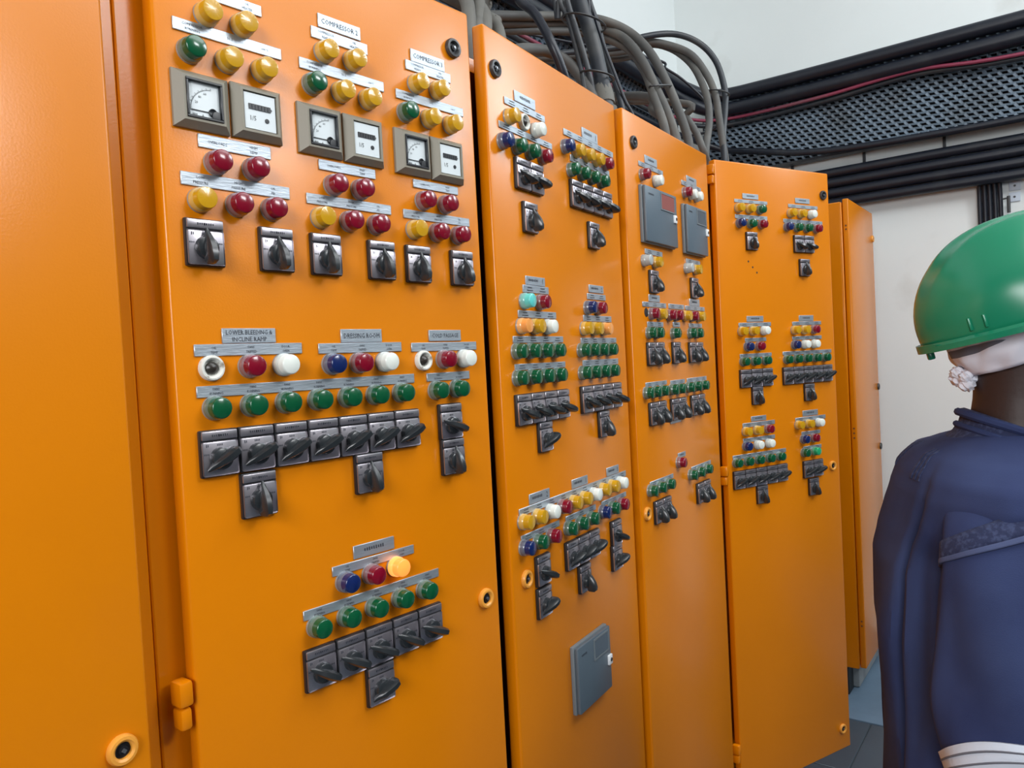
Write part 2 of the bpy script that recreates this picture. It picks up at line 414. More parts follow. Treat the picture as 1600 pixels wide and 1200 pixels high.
  ('N', ['TRIP', 'RUN'], 0.1992, 0.292, 1.4252, 1.4358),
  ('N', ['TRIP', 'RUN', 'READY'], 0.3088, 0.4515, 1.425, 1.4362),
  ('L', 'ggg', 0.0501, 0.1364, 1.4142),
  ('L', 'gg', 0.2002, 0.2443, 1.413),
  ('L', 'ggg', 0.3081, 0.4121, 1.4126),
  ('S', 'vv', 0.0846, 0.1316, 1.3627),
  ('S', 'vv', 0.2135, 0.26, 1.3624),
  ('S', 'vv', 0.345, 0.3971, 1.3628),
  ('N', [], 0.1876, 0.2538, 1.3277, 1.3349),
  ('N', ['TRIP'], 0.2253, 0.2749, 1.237, 1.2494),
  ('L', 'r', 0.225, 0.225, 1.2269),
  ('N', ['TRIP', 'RUN', 'READY'], 0.0505, 0.1886, 1.1931, 1.2043),
  ('L', 'ggg', 0.0467, 0.1468, 1.1853),
  ('S', 'vv', 0.0873, 0.1332, 1.1284),
  ('N', ['TRIP', 'RUN', 'READY'], 0.3112, 0.4547, 1.1899, 1.2017),
  ('L', 'ggg', 0.3001, 0.4096, 1.1835),
  ('S', 'vv', 0.3578, 0.4108, 1.126),
  ('K', 'd', 0.0478, 1.9951),
  ('K', 'o', 0.0276, 1.1343),
 ],
 4: [
  ('N', ['STORE 1'], 0.1106, 0.1786, 1.9573, 1.9728),
  ('N', ['TRIP', 'RUN', 'READY'], 0.0753, 0.2173, 1.944, 1.954),
  ('L', 'yyg', 0.0891, 0.1812, 1.9269),
  ('N', ['TRIP', 'RUN', 'READY'], 0.0756, 0.2143, 1.8963, 1.9085),
  ('L', 'bgr', 0.0909, 0.1845, 1.8821),
  ('S', 'v', 0.1384, 0.1384, 1.8299),
  ('X', 0.003, 0.125, 1.7691),
  ('X', 0.003, 0.1425, 1.7519),
  ('X', 0.003, 0.1601, 1.7359),
  ('N', ['STORE 2'], 0.3466, 0.4148, 1.9586, 1.9749),
  ('N', ['TRIP', 'RUN', 'READY'], 0.3127, 0.4527, 1.9427, 1.9536),
  ('L', 'yyw', 0.3202, 0.4156, 1.9247),
  ('N', ['TRIP', 'RUN', 'READY', 'OPEN'], 0.2878, 0.4735, 1.8942, 1.906),
  ('L', 'bggr', 0.3006, 0.4399, 1.8803),
  ('S', 'hh', 0.3525, 0.3985, 1.829),
  ('S', 'v', 0.3737, 0.3737, 1.7545),
  ('N', ['STORE 3'], 0.1056, 0.1776, 1.5869, 1.6041),
  ('N', ['TRIP', 'RUN', 'READY'], 0.0702, 0.2103, 1.5721, 1.5845),
  ('L', 'yyw', 0.0796, 0.1755, 1.559),
  ('N', ['TRIP', 'RUN'], 0.0945, 0.1863, 1.527, 1.5381),
  ('L', 'br', 0.102, 0.1509, 1.5122),
  ('N', ['TRIP', 'RUN', 'READY'], 0.0698, 0.2077, 1.4799, 1.4908),
  ('L', 'ggg', 0.0812, 0.1763, 1.4679),
  ('S', 'ddd', 0.0865, 0.1798, 1.4168),
  ('S', 'v', 0.1341, 0.1341, 1.3628),
  ('N', ['STORE 4'], 0.3413, 0.41, 1.5851, 1.6031),
  ('N', ['TRIP', 'RUN', 'READY'], 0.3091, 0.4469, 1.5728, 1.5835),
  ('L', 'yyr', 0.3151, 0.408, 1.5573),
  ('N', ['TRIP', 'RUN', 'READY'], 0.3062, 0.4472, 1.5263, 1.5376),
  ('L', 'bww', 0.3131, 0.405, 1.511),
  ('N', ['TRIP', 'RUN', 'READY', 'OPEN', 'DEFROST'], 0.2588, 0.4924, 1.4799, 1.4911),
  ('L', 'ggggg', 0.2737, 0.4559, 1.4663),
  ('S', 'ddddd', 0.2755, 0.4638, 1.415),
  ('S', 'v', 0.3719, 0.3719, 1.358),
  ('N', ['STORE 5'], 0.1061, 0.1713, 1.2853, 1.301),
  ('N', ['TRIP', 'RUN', 'READY'], 0.068, 0.2095, 1.2702, 1.2829),
  ('L', 'yyr', 0.0785, 0.1745, 1.2581),
  ('N', ['TRIP', 'RUN', 'READY'], 0.068, 0.2066, 1.2254, 1.2372),
  ('L', 'bww', 0.0771, 0.1746, 1.2139),
  ('N', ['TRIP', 'RUN', 'READY', 'OPEN', 'DEFROST'], 0.0213, 0.254, 1.1776, 1.1908),
  ('L', 'ggggg', 0.0327, 0.2207, 1.1685),
  ('S', 'ddddd', 0.0407, 0.2286, 1.1167),
  ('S', 'v', 0.1363, 0.1363, 1.061),
  ('N', ['STORE 6'], 0.3397, 0.4129, 1.2822, 1.3001),
  ('N', ['TRIP', 'RUN', 'READY'], 0.3044, 0.4497, 1.2673, 1.2799),
  ('L', 'yyw', 0.3141, 0.4103, 1.2575),
  ('N', ['TRIP', 'RUN'], 0.3307, 0.4203, 1.222, 1.2333),
  ('L', 'br', 0.3366, 0.3851, 1.2101),
  ('N', ['TRIP', 'RUN'], 0.3358, 0.4239, 1.1742, 1.186),
  ('L', 'gG', 0.3369, 0.3866, 1.1672),
  ('S', 'dd', 0.3503, 0.4001, 1.1128),
  ('S', 'v', 0.3745, 0.3745, 1.0546),
  ('K', 'd', 0.4821, 1.9914),
  ('K', 'o', 0.4758, 1.1091),
  ('K', 'o', 0.4731, 0.2343),
 ],
}
CABLES = [
 ('thick dark grey riser cable strapped upright above the gap between second and third cabinets', 'dk', 0.0198, [(1.324, 0.28, 4.19), (1.324, 0.23, 2.573), (1.31, 0.21, 2.459), (1.309, 0.19, 2.388), (1.305, 0.17, 2.319), (1.283, 0.14, 2.213), (1.261, 0.12, 2.145), (1.261, 0.12, 2.046)]),
 ('slim dark cable left of the thick riser cable, farther of two', 'dk', 0.0069, [(1.242, 0.3, 4.19), (1.242, 0.25, 2.548), (1.239, 0.23, 2.44), (1.246, 0.21, 2.386), (1.254, 0.19, 2.284), (1.239, 0.17, 2.209), (1.212, 0.15, 2.14), (1.212, 0.15, 2.046)]),
 ('slim dark cable hugging the left side of the thick riser cable', 'dk', 0.0077, [(1.255, 0.28, 4.19), (1.255, 0.23, 2.545), (1.244, 0.21, 2.435), (1.248, 0.19, 2.356), (1.255, 0.17, 2.271), (1.249, 0.15, 2.19), (1.221, 0.13, 2.13), (1.221, 0.13, 2.046)]),
 ('dark cable rising close on the right of the thick riser cable', 'dk', 0.0086, [(1.425, 0.32, 4.19), (1.425, 0.27, 2.627), (1.43, 0.25, 2.515), (1.438, 0.23, 2.44), (1.429, 0.21, 2.368), (1.401, 0.17, 2.27), (1.381, 0.14, 2.188), (1.372, 0.13, 2.141), (1.372, 0.13, 2.046)]),
 ('thin black wire slanting down right of the thick riser cable', 'bk', 0.0043, [(1.351, 0.26, 4.19), (1.351, 0.21, 2.542), (1.347, 0.19, 2.431), (1.346, 0.17, 2.357), (1.362, 0.15, 2.279), (1.385, 0.13, 2.195), (1.393, 0.11, 2.141), (1.393, 0.11, 2.046)]),
 ('single smooth black cable dropping onto the second cabinet top', 'bk', 0.0108, [(0.881, 0.62, 2.676), (1.001, 0.22, 2.396), (0.995, 0.19, 2.34), (1.004, 0.16, 2.308), (0.995, 0.13, 2.264), (0.984, 0.1, 2.209), (1.004, 0.09, 2.159), (1.024, 0.09, 2.116), (1.024, 0.09, 2.046)]),
 ('outermost grey cable of the large arch over the third cabinet', 'gr', 0.0133, [(0.45, 0.75, 2.33), (0.949, 0.43, 2.359), (1.128, 0.43, 2.426), (1.372, 0.41, 2.501), (1.559, 0.37, 2.55), (1.63, 0.31, 2.542), (1.681, 0.25, 2.504), (1.684, 0.19, 2.429), (1.679, 0.14, 2.329), (1.694, 0.11, 2.235), (1.713, 0.09, 2.139), (1.713, 0.09, 2.046)]),
 ('middle grey cable of the large arch over the third cabinet', 'gr', 0.0133, [(0.45, 0.75, 2.33), (0.97, 0.45, 2.354), (1.152, 0.45, 2.42), (1.401, 0.43, 2.497), (1.591, 0.39, 2.546), (1.644, 0.33, 2.529), (1.656, 0.26, 2.482), (1.628, 0.19, 2.387), (1.612, 0.14, 2.283), (1.607, 0.1, 2.186), (1.618, 0.09, 2.119), (1.618, 0.09, 2.046)]),
 ('innermost grey cable of the large arch over the third cabinet', 'gr', 0.0125, [(0.45, 0.75, 2.33), (1.003, 0.47, 2.351), (1.19, 0.47, 2.418), (1.413, 0.44, 2.482), (1.589, 0.39, 2.519), (1.662, 0.33, 2.505), (1.687, 0.26, 2.456), (1.641, 0.19, 2.357), (1.592, 0.14, 2.255), (1.558, 0.1, 2.167), (1.555, 0.09, 2.106), (1.555, 0.09, 2.046)]),
 ('outer dark cable of the tall arch beside the room corner', 'dk', 0.0112, [(1.6, 0.8, 2.55), (1.992, 0.47, 2.617), (2.039, 0.39, 2.644), (2.137, 0.31, 2.665), (2.201, 0.24, 2.634), (2.238, 0.19, 2.564), (2.235, 0.16, 2.455), (2.204, 0.15, 2.372), (2.146, 0.14, 2.266), (2.12, 0.13, 2.169), (2.12, 0.13, 2.046)]),
 ('middle grey cable of the tall arch beside the room corner', 'gr', 0.0125, [(1.6, 0.8, 2.55), (2.015, 0.47, 2.608), (2.09, 0.39, 2.644), (2.132, 0.31, 2.62), (2.147, 0.24, 2.569), (2.155, 0.19, 2.483), (2.142, 0.16, 2.404), (2.137, 0.15, 2.333), (2.132, 0.14, 2.252), (2.131, 0.13, 2.16), (2.131, 0.13, 2.046)]),
 ('inner grey cable of the tall arch beside the room corner', 'gr', 0.0125, [(1.6, 0.8, 2.55), (2.051, 0.49, 2.601), (2.131, 0.41, 2.653), (2.166, 0.33, 2.627), (2.156, 0.25, 2.545), (2.109, 0.19, 2.437), (2.071, 0.16, 2.353), (2.042, 0.15, 2.279), (1.985, 0.14, 2.2), (1.942, 0.13, 2.136), (1.942, 0.13, 2.046)]),
 ('thin black cable slanting behind the tall arch to the corner', 'bk', 0.0052, [(1.9, 0.8, 2.74), (2.398, 0.51, 2.709), (2.429, 0.47, 2.668), (2.473, 0.43, 2.633), (2.524, 0.39, 2.584), (2.566, 0.36, 2.532), (2.529, 0.31, 2.412), (2.6, 0.72, 2.3), (2.6, 0.72, 1.2)]),
 ('short grey cable stub bending onto the third cabinet, left of the arch foot', 'gr', 0.0142, [(1.95, 0.82, 2.5), (1.727, 0.25, 2.321), (1.687, 0.19, 2.253), (1.648, 0.14, 2.209), (1.641, 0.11, 2.17), (1.626, 0.09, 2.115), (1.626, 0.09, 2.046)]),
 ('grey cable crossing the foot of the arch toward the right', 'gr', 0.0108, [(1.95, 0.82, 2.5), (1.827, 0.17, 2.306), (1.822, 0.14, 2.253), (1.826, 0.11, 2.195), (1.822, 0.09, 2.141), (1.86, 0.09, 2.102), (1.86, 0.09, 2.046)]),
 ('foremost fat grey cable elbow behind the top corner of the first cabinet', 'gd', 0.0142, [(0.952, 0.82, 2.72), (0.802, 0.21, 2.331), (0.766, 0.17, 2.267), (0.728, 0.13, 2.212), (0.691, 0.1, 2.159), (0.676, 0.09, 2.121), (0.676, 0.09, 2.046)]),
 ('fat grey cable elbow second from the first cabinet corner', 'gd', 0.0142, [(1.053, 0.82, 2.72), (0.903, 0.27, 2.391), (0.852, 0.21, 2.316), (0.803, 0.16, 2.254), (0.743, 0.12, 2.184), (0.694, 0.09, 2.124), (0.694, 0.09, 2.046)]),
 ('fat grey cable elbow curving down just behind the second cabinet corner', 'gd', 0.0151, [(0.985, 0.82, 2.72), (0.835, 0.21, 2.296), (0.815, 0.17, 2.256), (0.781, 0.13, 2.21), (0.739, 0.1, 2.156), (0.719, 0.09, 2.116), (0.719, 0.09, 2.046)]),
 ('short grey cable elbow right of the second cabinet corner', 'gd', 0.0133, [(1.077, 0.82, 2.72), (0.927, 0.25, 2.304), (0.884, 0.19, 2.256), (0.852, 0.15, 2.214), (0.804, 0.11, 2.16), (0.778, 0.09, 2.115), (0.778, 0.09, 2.046)]),
 ('grey cable lying low along the second cabinet top', 'gr', 0.0146, [(0.75, 0.3, 2.064), (0.96, 0.23, 2.212), (1.169, 0.26, 2.299), (1.243, 0.23, 2.289), (1.253, 0.19, 2.238), (1.244, 0.15, 2.173), (1.236, 0.13, 2.117), (1.236, 0.13, 2.046)]),
]

# ------------------------------------------------------------------ the room
XW, YB, XL, YF, ZC = 3.67, .95, -2.6, -3.5, 4.2
struct(link('wall_back', box_mesh('wall_back', 'wall_paint', XL-.1, XW+.1, YB, YB+.1, 0, ZC)))
struct(link('wall_right', box_mesh('wall_right', 'wall_paint', XW, XW+.1, YF-.1, YB, 0, ZC)))
struct(link('wall_left', box_mesh('wall_left', 'wall_grey', XL-.1, XL, YF-.1, YB, 0, ZC)))
bm = bmesh.new()
for a in ((XL-.1, XW+.1, YF-.1, YF, 0, 2.7), (XL-.1, XW+.1, YF-.1, YF, 3.95, ZC), (XL-.1, -1.15, YF-.1, YF, 2.7, 3.95), (3.55, XW+.1, YF-.1, YF, 2.7, 3.95)): add_box(bm, *a)
struct(link('wall_front', bm_mesh(bm, 'wall_front', 'wall_grey')))
bm = bmesh.new()
for i in range(6):
    x = -1.15+i*.94; add_box(bm, x-.025, x+.025, YF-.07, YF-.02, 2.7, 3.95)
for z in (2.7, 3.3, 3.95): add_box(bm, -1.15, 3.55, YF-.07, YF-.02, z-.025, z+.025)
struct(link('window_1', bm_mesh(bm, 'window_1', 'window_frame')))
dr = struct(link('added_dark_door', box_mesh('added_dark_door', 'added_door_paint', XW-.05, XW-.001, -3.25, -1.35, 0, 2.6, bev=.006)))  # unseen door added to darken what the cabinet doors reflect
for y in (-2.77, -1.83): link('added_door_panel', box_mesh('added_door_panel', 'added_door_paint', XW-.062, XW-.05, y-.40, y+.40, .25, 2.35, bev=.008), None, dr)
link('added_door_handle', box_mesh('added_door_handle', 'steel', XW-.10, XW-.062, -2.26, -2.22, .95, 1.12, bev=.008), None, dr)
struct(link('ceiling', box_mesh('ceiling', 'ceiling_paint', XL-.1, XW+.1, YF-.1, YB+.1, ZC, ZC+.1)))
floor = struct(link('floor', box_mesh('floor', 'grout', XL-.1, XW+.1, YF-.1, YB+.1, -.1, -.004)))
XT = 2.687
tile = box_mesh('floor_tile', 'tile', .002, .398, .002, .398, -.02, 0, bev=.0015, seg=1)
i = 0
x = XT-.4
while x > XL-.3:
    y = -.155
    while y > YF-.4:
        link('floor_tile', tile, None, floor, (x, y-.4, 0)); y -= .4
    y = -.155
    while y < .5:
        link('floor_tile', tile, None, floor, (x, y, 0)); y += .4
    x -= .4
bm = bmesh.new(); add_box(bm, XT, XW, YF, YB, -.02, .004, bev=.002, seg=1)
struct(link('trim_1', bm_mesh(bm, 'trim_1', 'painted_concrete')))

# ------------------------------------------------------------------ control cabinets
ZB, ZT = .165, 2.065
DOORS = {0: ((-.655, -.012), (-.0585, -.012)), 1: ((0, 0), (.5041, -.047)), 2: ((.5432, -.0458), (1.0605, -.0086)), 3: ((1.0823, -.0164), (1.6198, 0)), 4: ((1.6839, .0032), (2.1558, -.1987)), 5: ((2.905, -.10), (3.395, -.10))}
BODY = {0: (-.70, -.028, .032), 1: (-.028, .5255, .032), 2: (.5265, 1.0715, .032), 3: (1.0725, 1.648, .032), 4: (1.649, 2.20, .035), 5: (2.895, 3.40, -.070)}
LABEL = {0: 'plain orange cabinet nearest the camera with one lock and no controls', 1: 'orange cabinet whose door carries six square meters and three compressor lamp groups',
         2: 'orange cabinet with a single grey box low on its door, between the two lamp rows', 3: 'orange cabinet with two grey boxes near the top of its door',
         4: 'orange cabinet with its lamp covered door swung open toward the worker', 5: 'plain orange cabinet without lamps against the white wall behind the open door'}
cabinet = {}
for k in range(6):
    x0, x1, yf = BODY[k]; zb = .10 if k < 5 else .125; zt = 2.045 if k < 5 else 2.10; yb = yf+.5
    c = empty('control_cabinet', ((x0+x1)/2, yf+.25, 0)); cabinet[k] = c
    tag(c, LABEL[k], 'cabinet', 'orange control cabinets')
    O = c.location; t = .02
    bm = bmesh.new()
    for a in ((x0, x0+t, yf, yb, zb, zt), (x1-t, x1, yf, yb, zb, zt), (x0+t, x1-t, yb-t, yb, zb, zt), (x0+t, x1-t, yf, yb-t, zt-t, zt), (x0+t, x1-t, yf, yb-t, zb, zb+t)):
        add_box(bm, a[0]-O.x, a[1]-O.x, a[2]-O.y, a[3]-O.y, a[4], a[5], bev=.0025, seg=1)
    w = .026
    for a in ((x0, x0+(.05 if k in (1, 4) else w)), (x1-(.05 if k in (2, 3) else w), x1)): add_box(bm, a[0]-O.x+.0005, a[1]-O.x-.0005, yf-O.y-.004, yf-O.y+.004, zb+.001, zt-.001, bev=.002, seg=1)
    for a in ((zb, zb+w), (zt-w, zt)): add_box(bm, x0-O.x+w, x1-O.x-w, yf-O.y-.003, yf-O.y+.004, a[0]+.001, a[1]-.001)
    link('body', bm_mesh(bm, 'body', 'orange_paint'), None, c)
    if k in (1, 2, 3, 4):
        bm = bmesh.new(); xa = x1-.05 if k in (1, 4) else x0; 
        add_box(bm, xa+.003-O.x, xa+.047-O.x, yf-O.y-.008, yf-O.y-.0045, zb+.03, zt-.03)  # black strip paints the shade in the door gap on the lock side
        link('gap_shade_strip', bm_mesh(bm, 'gap_shade_strip', 'shade_black'), None, c)
        link('mounting_plate', box_mesh('mounting_plate', 'cabinet_inside', x0+.03-O.x, x1-.03-O.x, .1, .104, zb+.05, zt-.05), None, c)
    if k < 5: link('plinth', box_mesh('plinth', 'plinth_black', x0+.01-O.x, x1-.01-O.x, yf+.03-O.y, yb-.02-O.y, 0, zb, bev=.003), None, c)
    else:
        link('plinth', box_mesh('plinth', 'concrete', 2.985-O.x, 3.395-O.x, -.055-O.y, yb-.02-O.y, .004, zb, bev=.012), None, c)
        link('foot', box_mesh('foot', 'plinth_black', 2.90-O.x, 2.98-O.x, -.03-O.y, .1-O.y, .004, zb, bev=.003), None, c)  # black block put in for the dark gap under the cabinet
class Door:
    def __init__(s, k):
        (ax, ay), (bx, by) = DOORS[k]; s.k = k; s.a = Vector((ax, ay)); s.t = Vector((bx-ax, by-ay)); s.w = s.t.length; s.t.normalize()
        s.n = Vector((s.t.y, -s.t.x)); s.ang = math.atan2(s.t.y, s.t.x); s.c = cabinet[k]
    def at(s, u, v, off=0):
        p = s.a+s.t*u+s.n*off; O = s.c.location; return (p.x-O.x, p.y-O.y, v)
    def part(s, name, me, u, v, off=0, m=None): return link(name, me, m, s.c, s.at(u, v, off), s.ang)
door = {k: Door(k) for k in DOORS}
for k, d in door.items():
    z0, z1 = (ZB, ZT) if k < 5 else (.128, 2.112)
    bm = bmesh.new(); add_box(bm, 0, d.w, 0, .024, z0, z1, bev=.0045, seg=3)
    d.part('door', bm_mesh(bm, 'door', 'orange_paint'), 0, 0)
# hinges: barrel halves outside the door edge
hb = bmesh.new(); add_box(hb, -.0085, .0085, -.011, .012, .001, .030, bev=.004)
hinge_top = bm_mesh(hb, 'hinge', 'orange_paint')
hb = bmesh.new(); add_box(hb, -.0070, .0070, -.008, .012, -.026, -.001, bev=.004)
hinge_low = bm_mesh(hb, 'hinge_pin', 'orange_paint')
hb = bmesh.new(); add_box(hb, .0075, .012, -.004, .008, -.022, .004)
hinge_gap = bm_mesh(hb, 'hinge_gap', 'shade_black')
for k, zs in ((1, (1.133, .36)), (4, (2.018, 1.133, .30))):
    d = door[k]
    for z in zs:
        x = -.012
        h = link('hinge', hinge_top, None, d.c, (d.a.x+x-d.c.location.x, d.a.y+.006-d.c.location.y, z))
        link('hinge_pin', hinge_low, None, h)
# ---- meshes shared by the instruments
bezel_me = lathe_mesh('indicator_lamp', 'lens_skirt', [(.0146, 0), (.0146, .0022), (.0138, .0032), (.0100, .0034)])
PROF = [(.0141, .0020), (.0143, .0030), (.0141, .0085), (.0132, .0100), (.0128, .0110), (.0125, .0195), (.0119, .0211), (.0108, .0218), (.0001, .0224), (0, .0224)]
lens_me = {}
for k_ in 'yGgrbwncsa':
    bm = bmesh.new(); add_lathe(bm, PROF, 28)
    if k_ in 'yn':
        for v in bm.verts:   # fluted front
            r = math.hypot(v.co.x, v.co.z)
            if v.co.y < -.0212 and r > .005:
                a = math.atan2(v.co.z, v.co.x); v.co.y += .0009*(1 if int((a+math.pi)/(2*math.pi)*28+.5) % 2 else 0)
    for f in bm.faces:
        if -f.calc_center_median().y < .0135: f.material_index = 1
    for f in bm.faces:
        if -f.calc_center_median().y < .0135: f.material_index = 1
    for f in bm.faces:
        if -f.calc_center_median().y < .0135: f.material_index = 1
    for f in bm.faces:
        if -f.calc_center_median().y < .0135: f.material_index = 1
    for f in bm.faces:
        if -f.calc_center_median().y < .0135: f.material_index = 1
    lens_me[k_] = bm_mesh(bm, 'lens', 'lens_'+k_); lens_me[k_].materials.append(MATS['skirt_'+k_]); lens_me[k_].materials.append(MATS['skirt_'+k_]); lens_me[k_].materials.append(MATS['skirt_'+k_]); lens_me[k_].materials.append(MATS['skirt_'+k_]); lens_me[k_].materials.append(MATS['skirt_'+k_])
sock_me = lathe_mesh('lamp_socket', 'socket_white', [(.0150, 0), (.0150, .0055), (.0138, .0075), (.0120, .0078), (.0098, .0060), (.0085, .0016), (0, .0014)])
bulb_me = lathe_mesh('bulb', 'bulb_dark', [(.0072, .0016), (.0072, .0045), (.0052, .0062), (.003, .0078), (0, .0084)], 16)
base_me = box_mesh('selector_switch', 'switch_black', -.0232, .0232, -.0068, 0, -.0275, .0275, bev=.0018)
face_me = box_mesh('face_plate', 'switch_face', -.0217, .0217, -.0083, -.0066, -.0259, .0142, bev=.0022)
strip_me = box_mesh('label_bar', 'switch_face', -.0217, .0217, -.0094, -.0066, .0157, .0262, bev=.0014)
V, F = [], []
for x in (-.0035, .0045): put_dash(V, F, x, .0208, .0125, .0028, -.0096)
put_dash(V, F, -.0150, .0095, .004, .0035, -.0085); put_dash(V, F, .0, .0098, .0075, .0024, -.0085)
put_dash(V, F, -.0165, -.0005, .0065, .0020, -.0085); put_dash(V, F, .0168, -.0005, .0065, .0020, -.0085)
switch_print = mesh('lettering', V, F, 'engraving')
def knob_mesh():
    bm = bmesh.new()
    add_lathe(bm, [(.0136, .0080), (.0136, .0105), (.0122, .0150), (.0105, .0160), (0, .0162)], 24)
    # pointer end (+Z) thin and low, grip end (-Z) tall
    st = [(.0225, .0012, .0125, .0140), (.017, .0028, .012, .0165), (.008, .0048, .012, .0235), (0, .0058, .012, .0280), (-.009, .0060, .012, .0305), (-.0160, .0050, .0125, .0300), (-.0195, .0028, .0140, .0250)]
    rings = []
    for s, hw, h0, h1 in st:
        q = []
        for (a, b) in ((-1, 0), (-1, .75), (-.55, 1), (.55, 1), (1, .75), (1, 0)):
            q.append(bm.verts.new((a*hw, -(h0+(h1-h0)*b), s)))
        rings.append(q)
    for A, B in zip(rings, rings[1:]):
        for i in range(6): bm.faces.new((A[i], A[(i+1) % 6], B[(i+1) % 6], B[i]))
    bm.faces.new(rings[0]); bm.faces.new(rings[-1])
    return bm_mesh(bm, 'knob', 'knob_black')
knob_me = knob_mesh()
ANG = {'v': 0, 'd': R(122), 'h': R(64)}
lock_ring = {'d': lathe_mesh('door_lock', 'lock_dark', [(.0150, 0), (.0150, .004), (.0138, .0062), (.0105, .0066), (.0088, .0045), (.0080, .0012), (0, .001)]),
             'o': lathe_mesh('door_lock', 'lock_orange', [(.0158, 0), (.0158, .0035), (.0142, .0062), (.0112, .0066), (.0088, .0048), (.0082, .0012), (0, .001)])}
bm = bmesh.new(); add_lathe(bm, [(.0082, .0013), (.0082, .0020), (.0050, .0022), (.0045, .0052), (0, .0056)], 16); lock_core = bm_mesh(bm, 'lock_core', 'lock_core')
core_tip = lathe_mesh('key_pin', 'steel', [(.0028, .005), (.0026, .0072), (0, .0076)], 4)
hole_cache = {}
def pyramid_frame(w, h, iw, ih, depth, name, m, dz=0):
    # bevelled square bezel with a sunk window
    def rect(a, b, y): return [(-a/2, y, -b/2+dz*(b < h-1e-4)), (a/2, y, -b/2+dz*(b < h-1e-4)), (a/2, y, b/2+dz*(b < h-1e-4)), (-a/2, y, b/2+dz*(b < h-1e-4))]
    rs = [rect(w, h, 0), rect(w, h, -.004), rect(iw+.006, ih+.006, -depth), rect(iw, ih, -depth), rect(iw, ih, -depth+.005)]
    V = [p for r in rs for p in r]; F = []
    for i in range(len(rs)-1):
        for j in range(4): F.append((i*4+j, i*4+(j+1) % 4, i*4+4+(j+1) % 4, i*4+4+j))
    F.append((16, 17, 18, 19)); return mesh(name, V, F, m)
MW, MH, IW, IH = .0668, .0650, .0450, .0490
amm_frame = pyramid_frame(MW, MH, IW-.002, IH-.004, .013, 'analog_meter', 'meter_frame')
hrs_frame = pyramid_frame(MW-.001, MH, .0440, .0460, .013, 'hour_meter', 'meter_frame')
amm_case = None
bm = bmesh.new(); a, b = IW/2-.001, IH/2-.002
for q in ((-a, a, b-.003, b), (-a, a, -b, -b+.003), (-a, -a+.003, -b+.003, b-.003), (a-.003, a, -b+.003, b-.003)): add_box(bm, q[0], q[1], -.0145, -.008, q[2], q[3], bev=.0006, seg=1)
amm_case = bm_mesh(bm, 'window_surround', 'meter_black')
amm_dial = box_mesh('dial_face', 'dial_white', -a+.003, a-.003, -.0098, -.0082, -b+.003, b-.003)
V, F = [], []
pc = (.010, -.0125)     # needle pivot, low on the right
for i in range(41):
    an = R(92+i*88/40); r0, r1 = .0255, .0268+(.0016 if i % 5 == 0 else 0)
    an2 = an+R(.9); bb = len(V)
    V += [(pc[0]+r*math.cos(g), -.0101, pc[1]+r*math.sin(g)) for g, r in ((an, r0), (an2, r0), (an2, r1), (an, r1))]; F.append((bb, bb+1, bb+2, bb+3))
for i, s in enumerate(('20', '40', '60')): 
    an = R(158-22*i); put_text(V, F, s, pc[0]+.0205*math.cos(an), pc[1]+.0205*math.sin(an)+.002, .0030, -.0101)
put_dash(V, F, -.011, -.017, .006, .002, -.0101); put_text(V, F, 'A', -.002, -.0175, .003, -.0101)
amm_scale = mesh('scale_print', V, F, 'dial_ink')
bm = bmesh.new(); add_box(bm, -.0155, .010, -.0108, -.0103, -.0129, -.0119); amm_needle = bm_mesh(bm, 'needle', 'dial_ink')
bm = bmesh.new(); add_lathe(bm, [(.0052, .0103), (.0052, .0112), (.0044, .0118), (.0036, .0112), (0, .0110)], 20, (pc[0], 0, pc[1])); amm_hub = bm_mesh(bm, 'needle_hub', 'meter_black')
bm = bmesh.new(); add_lathe(bm, [(.0062, .0105), (.0060, .0122), (0, .0126)], 12, (a-.007, 0, -b+.0065)); amm_corner = bm_mesh(bm, 'zero_adjuster', 'meter_black')
hrs_dial = box_mesh('dial_face', 'dial_white', -.0205, .0205, -.0112, -.0082, -.0215, .0215)
bm = bmesh.new()
for i in range(7):
    add_box(bm, -.0150+i*.0042, -.0150+i*.0042+.0036, -.0122, -.0110, .0020, .0085)
hrs_count = bm_mesh(bm, 'counter', 'meter_black')
V, F = [], []
put_text(V, F, '1/5', -.0095, -.0085, .0058, -.0114); put_dash(V, F, .0155, .0052, .002, .003, -.0114)
bm = bmesh.new(); add_lathe(bm, [(.0030, .0112), (.0028, .0120), (0, .0121)], 10, (.0085, 0, -.0090)); hrs_dot = bm_mesh(bm, 'screw', 'meter_black')
hrs_print = mesh('scale_print', V, F, 'dial_ink')
plate_cache = {}
TITLE = ('COMPRESSOR', 'LOWER', 'DRESSING', 'COLD')
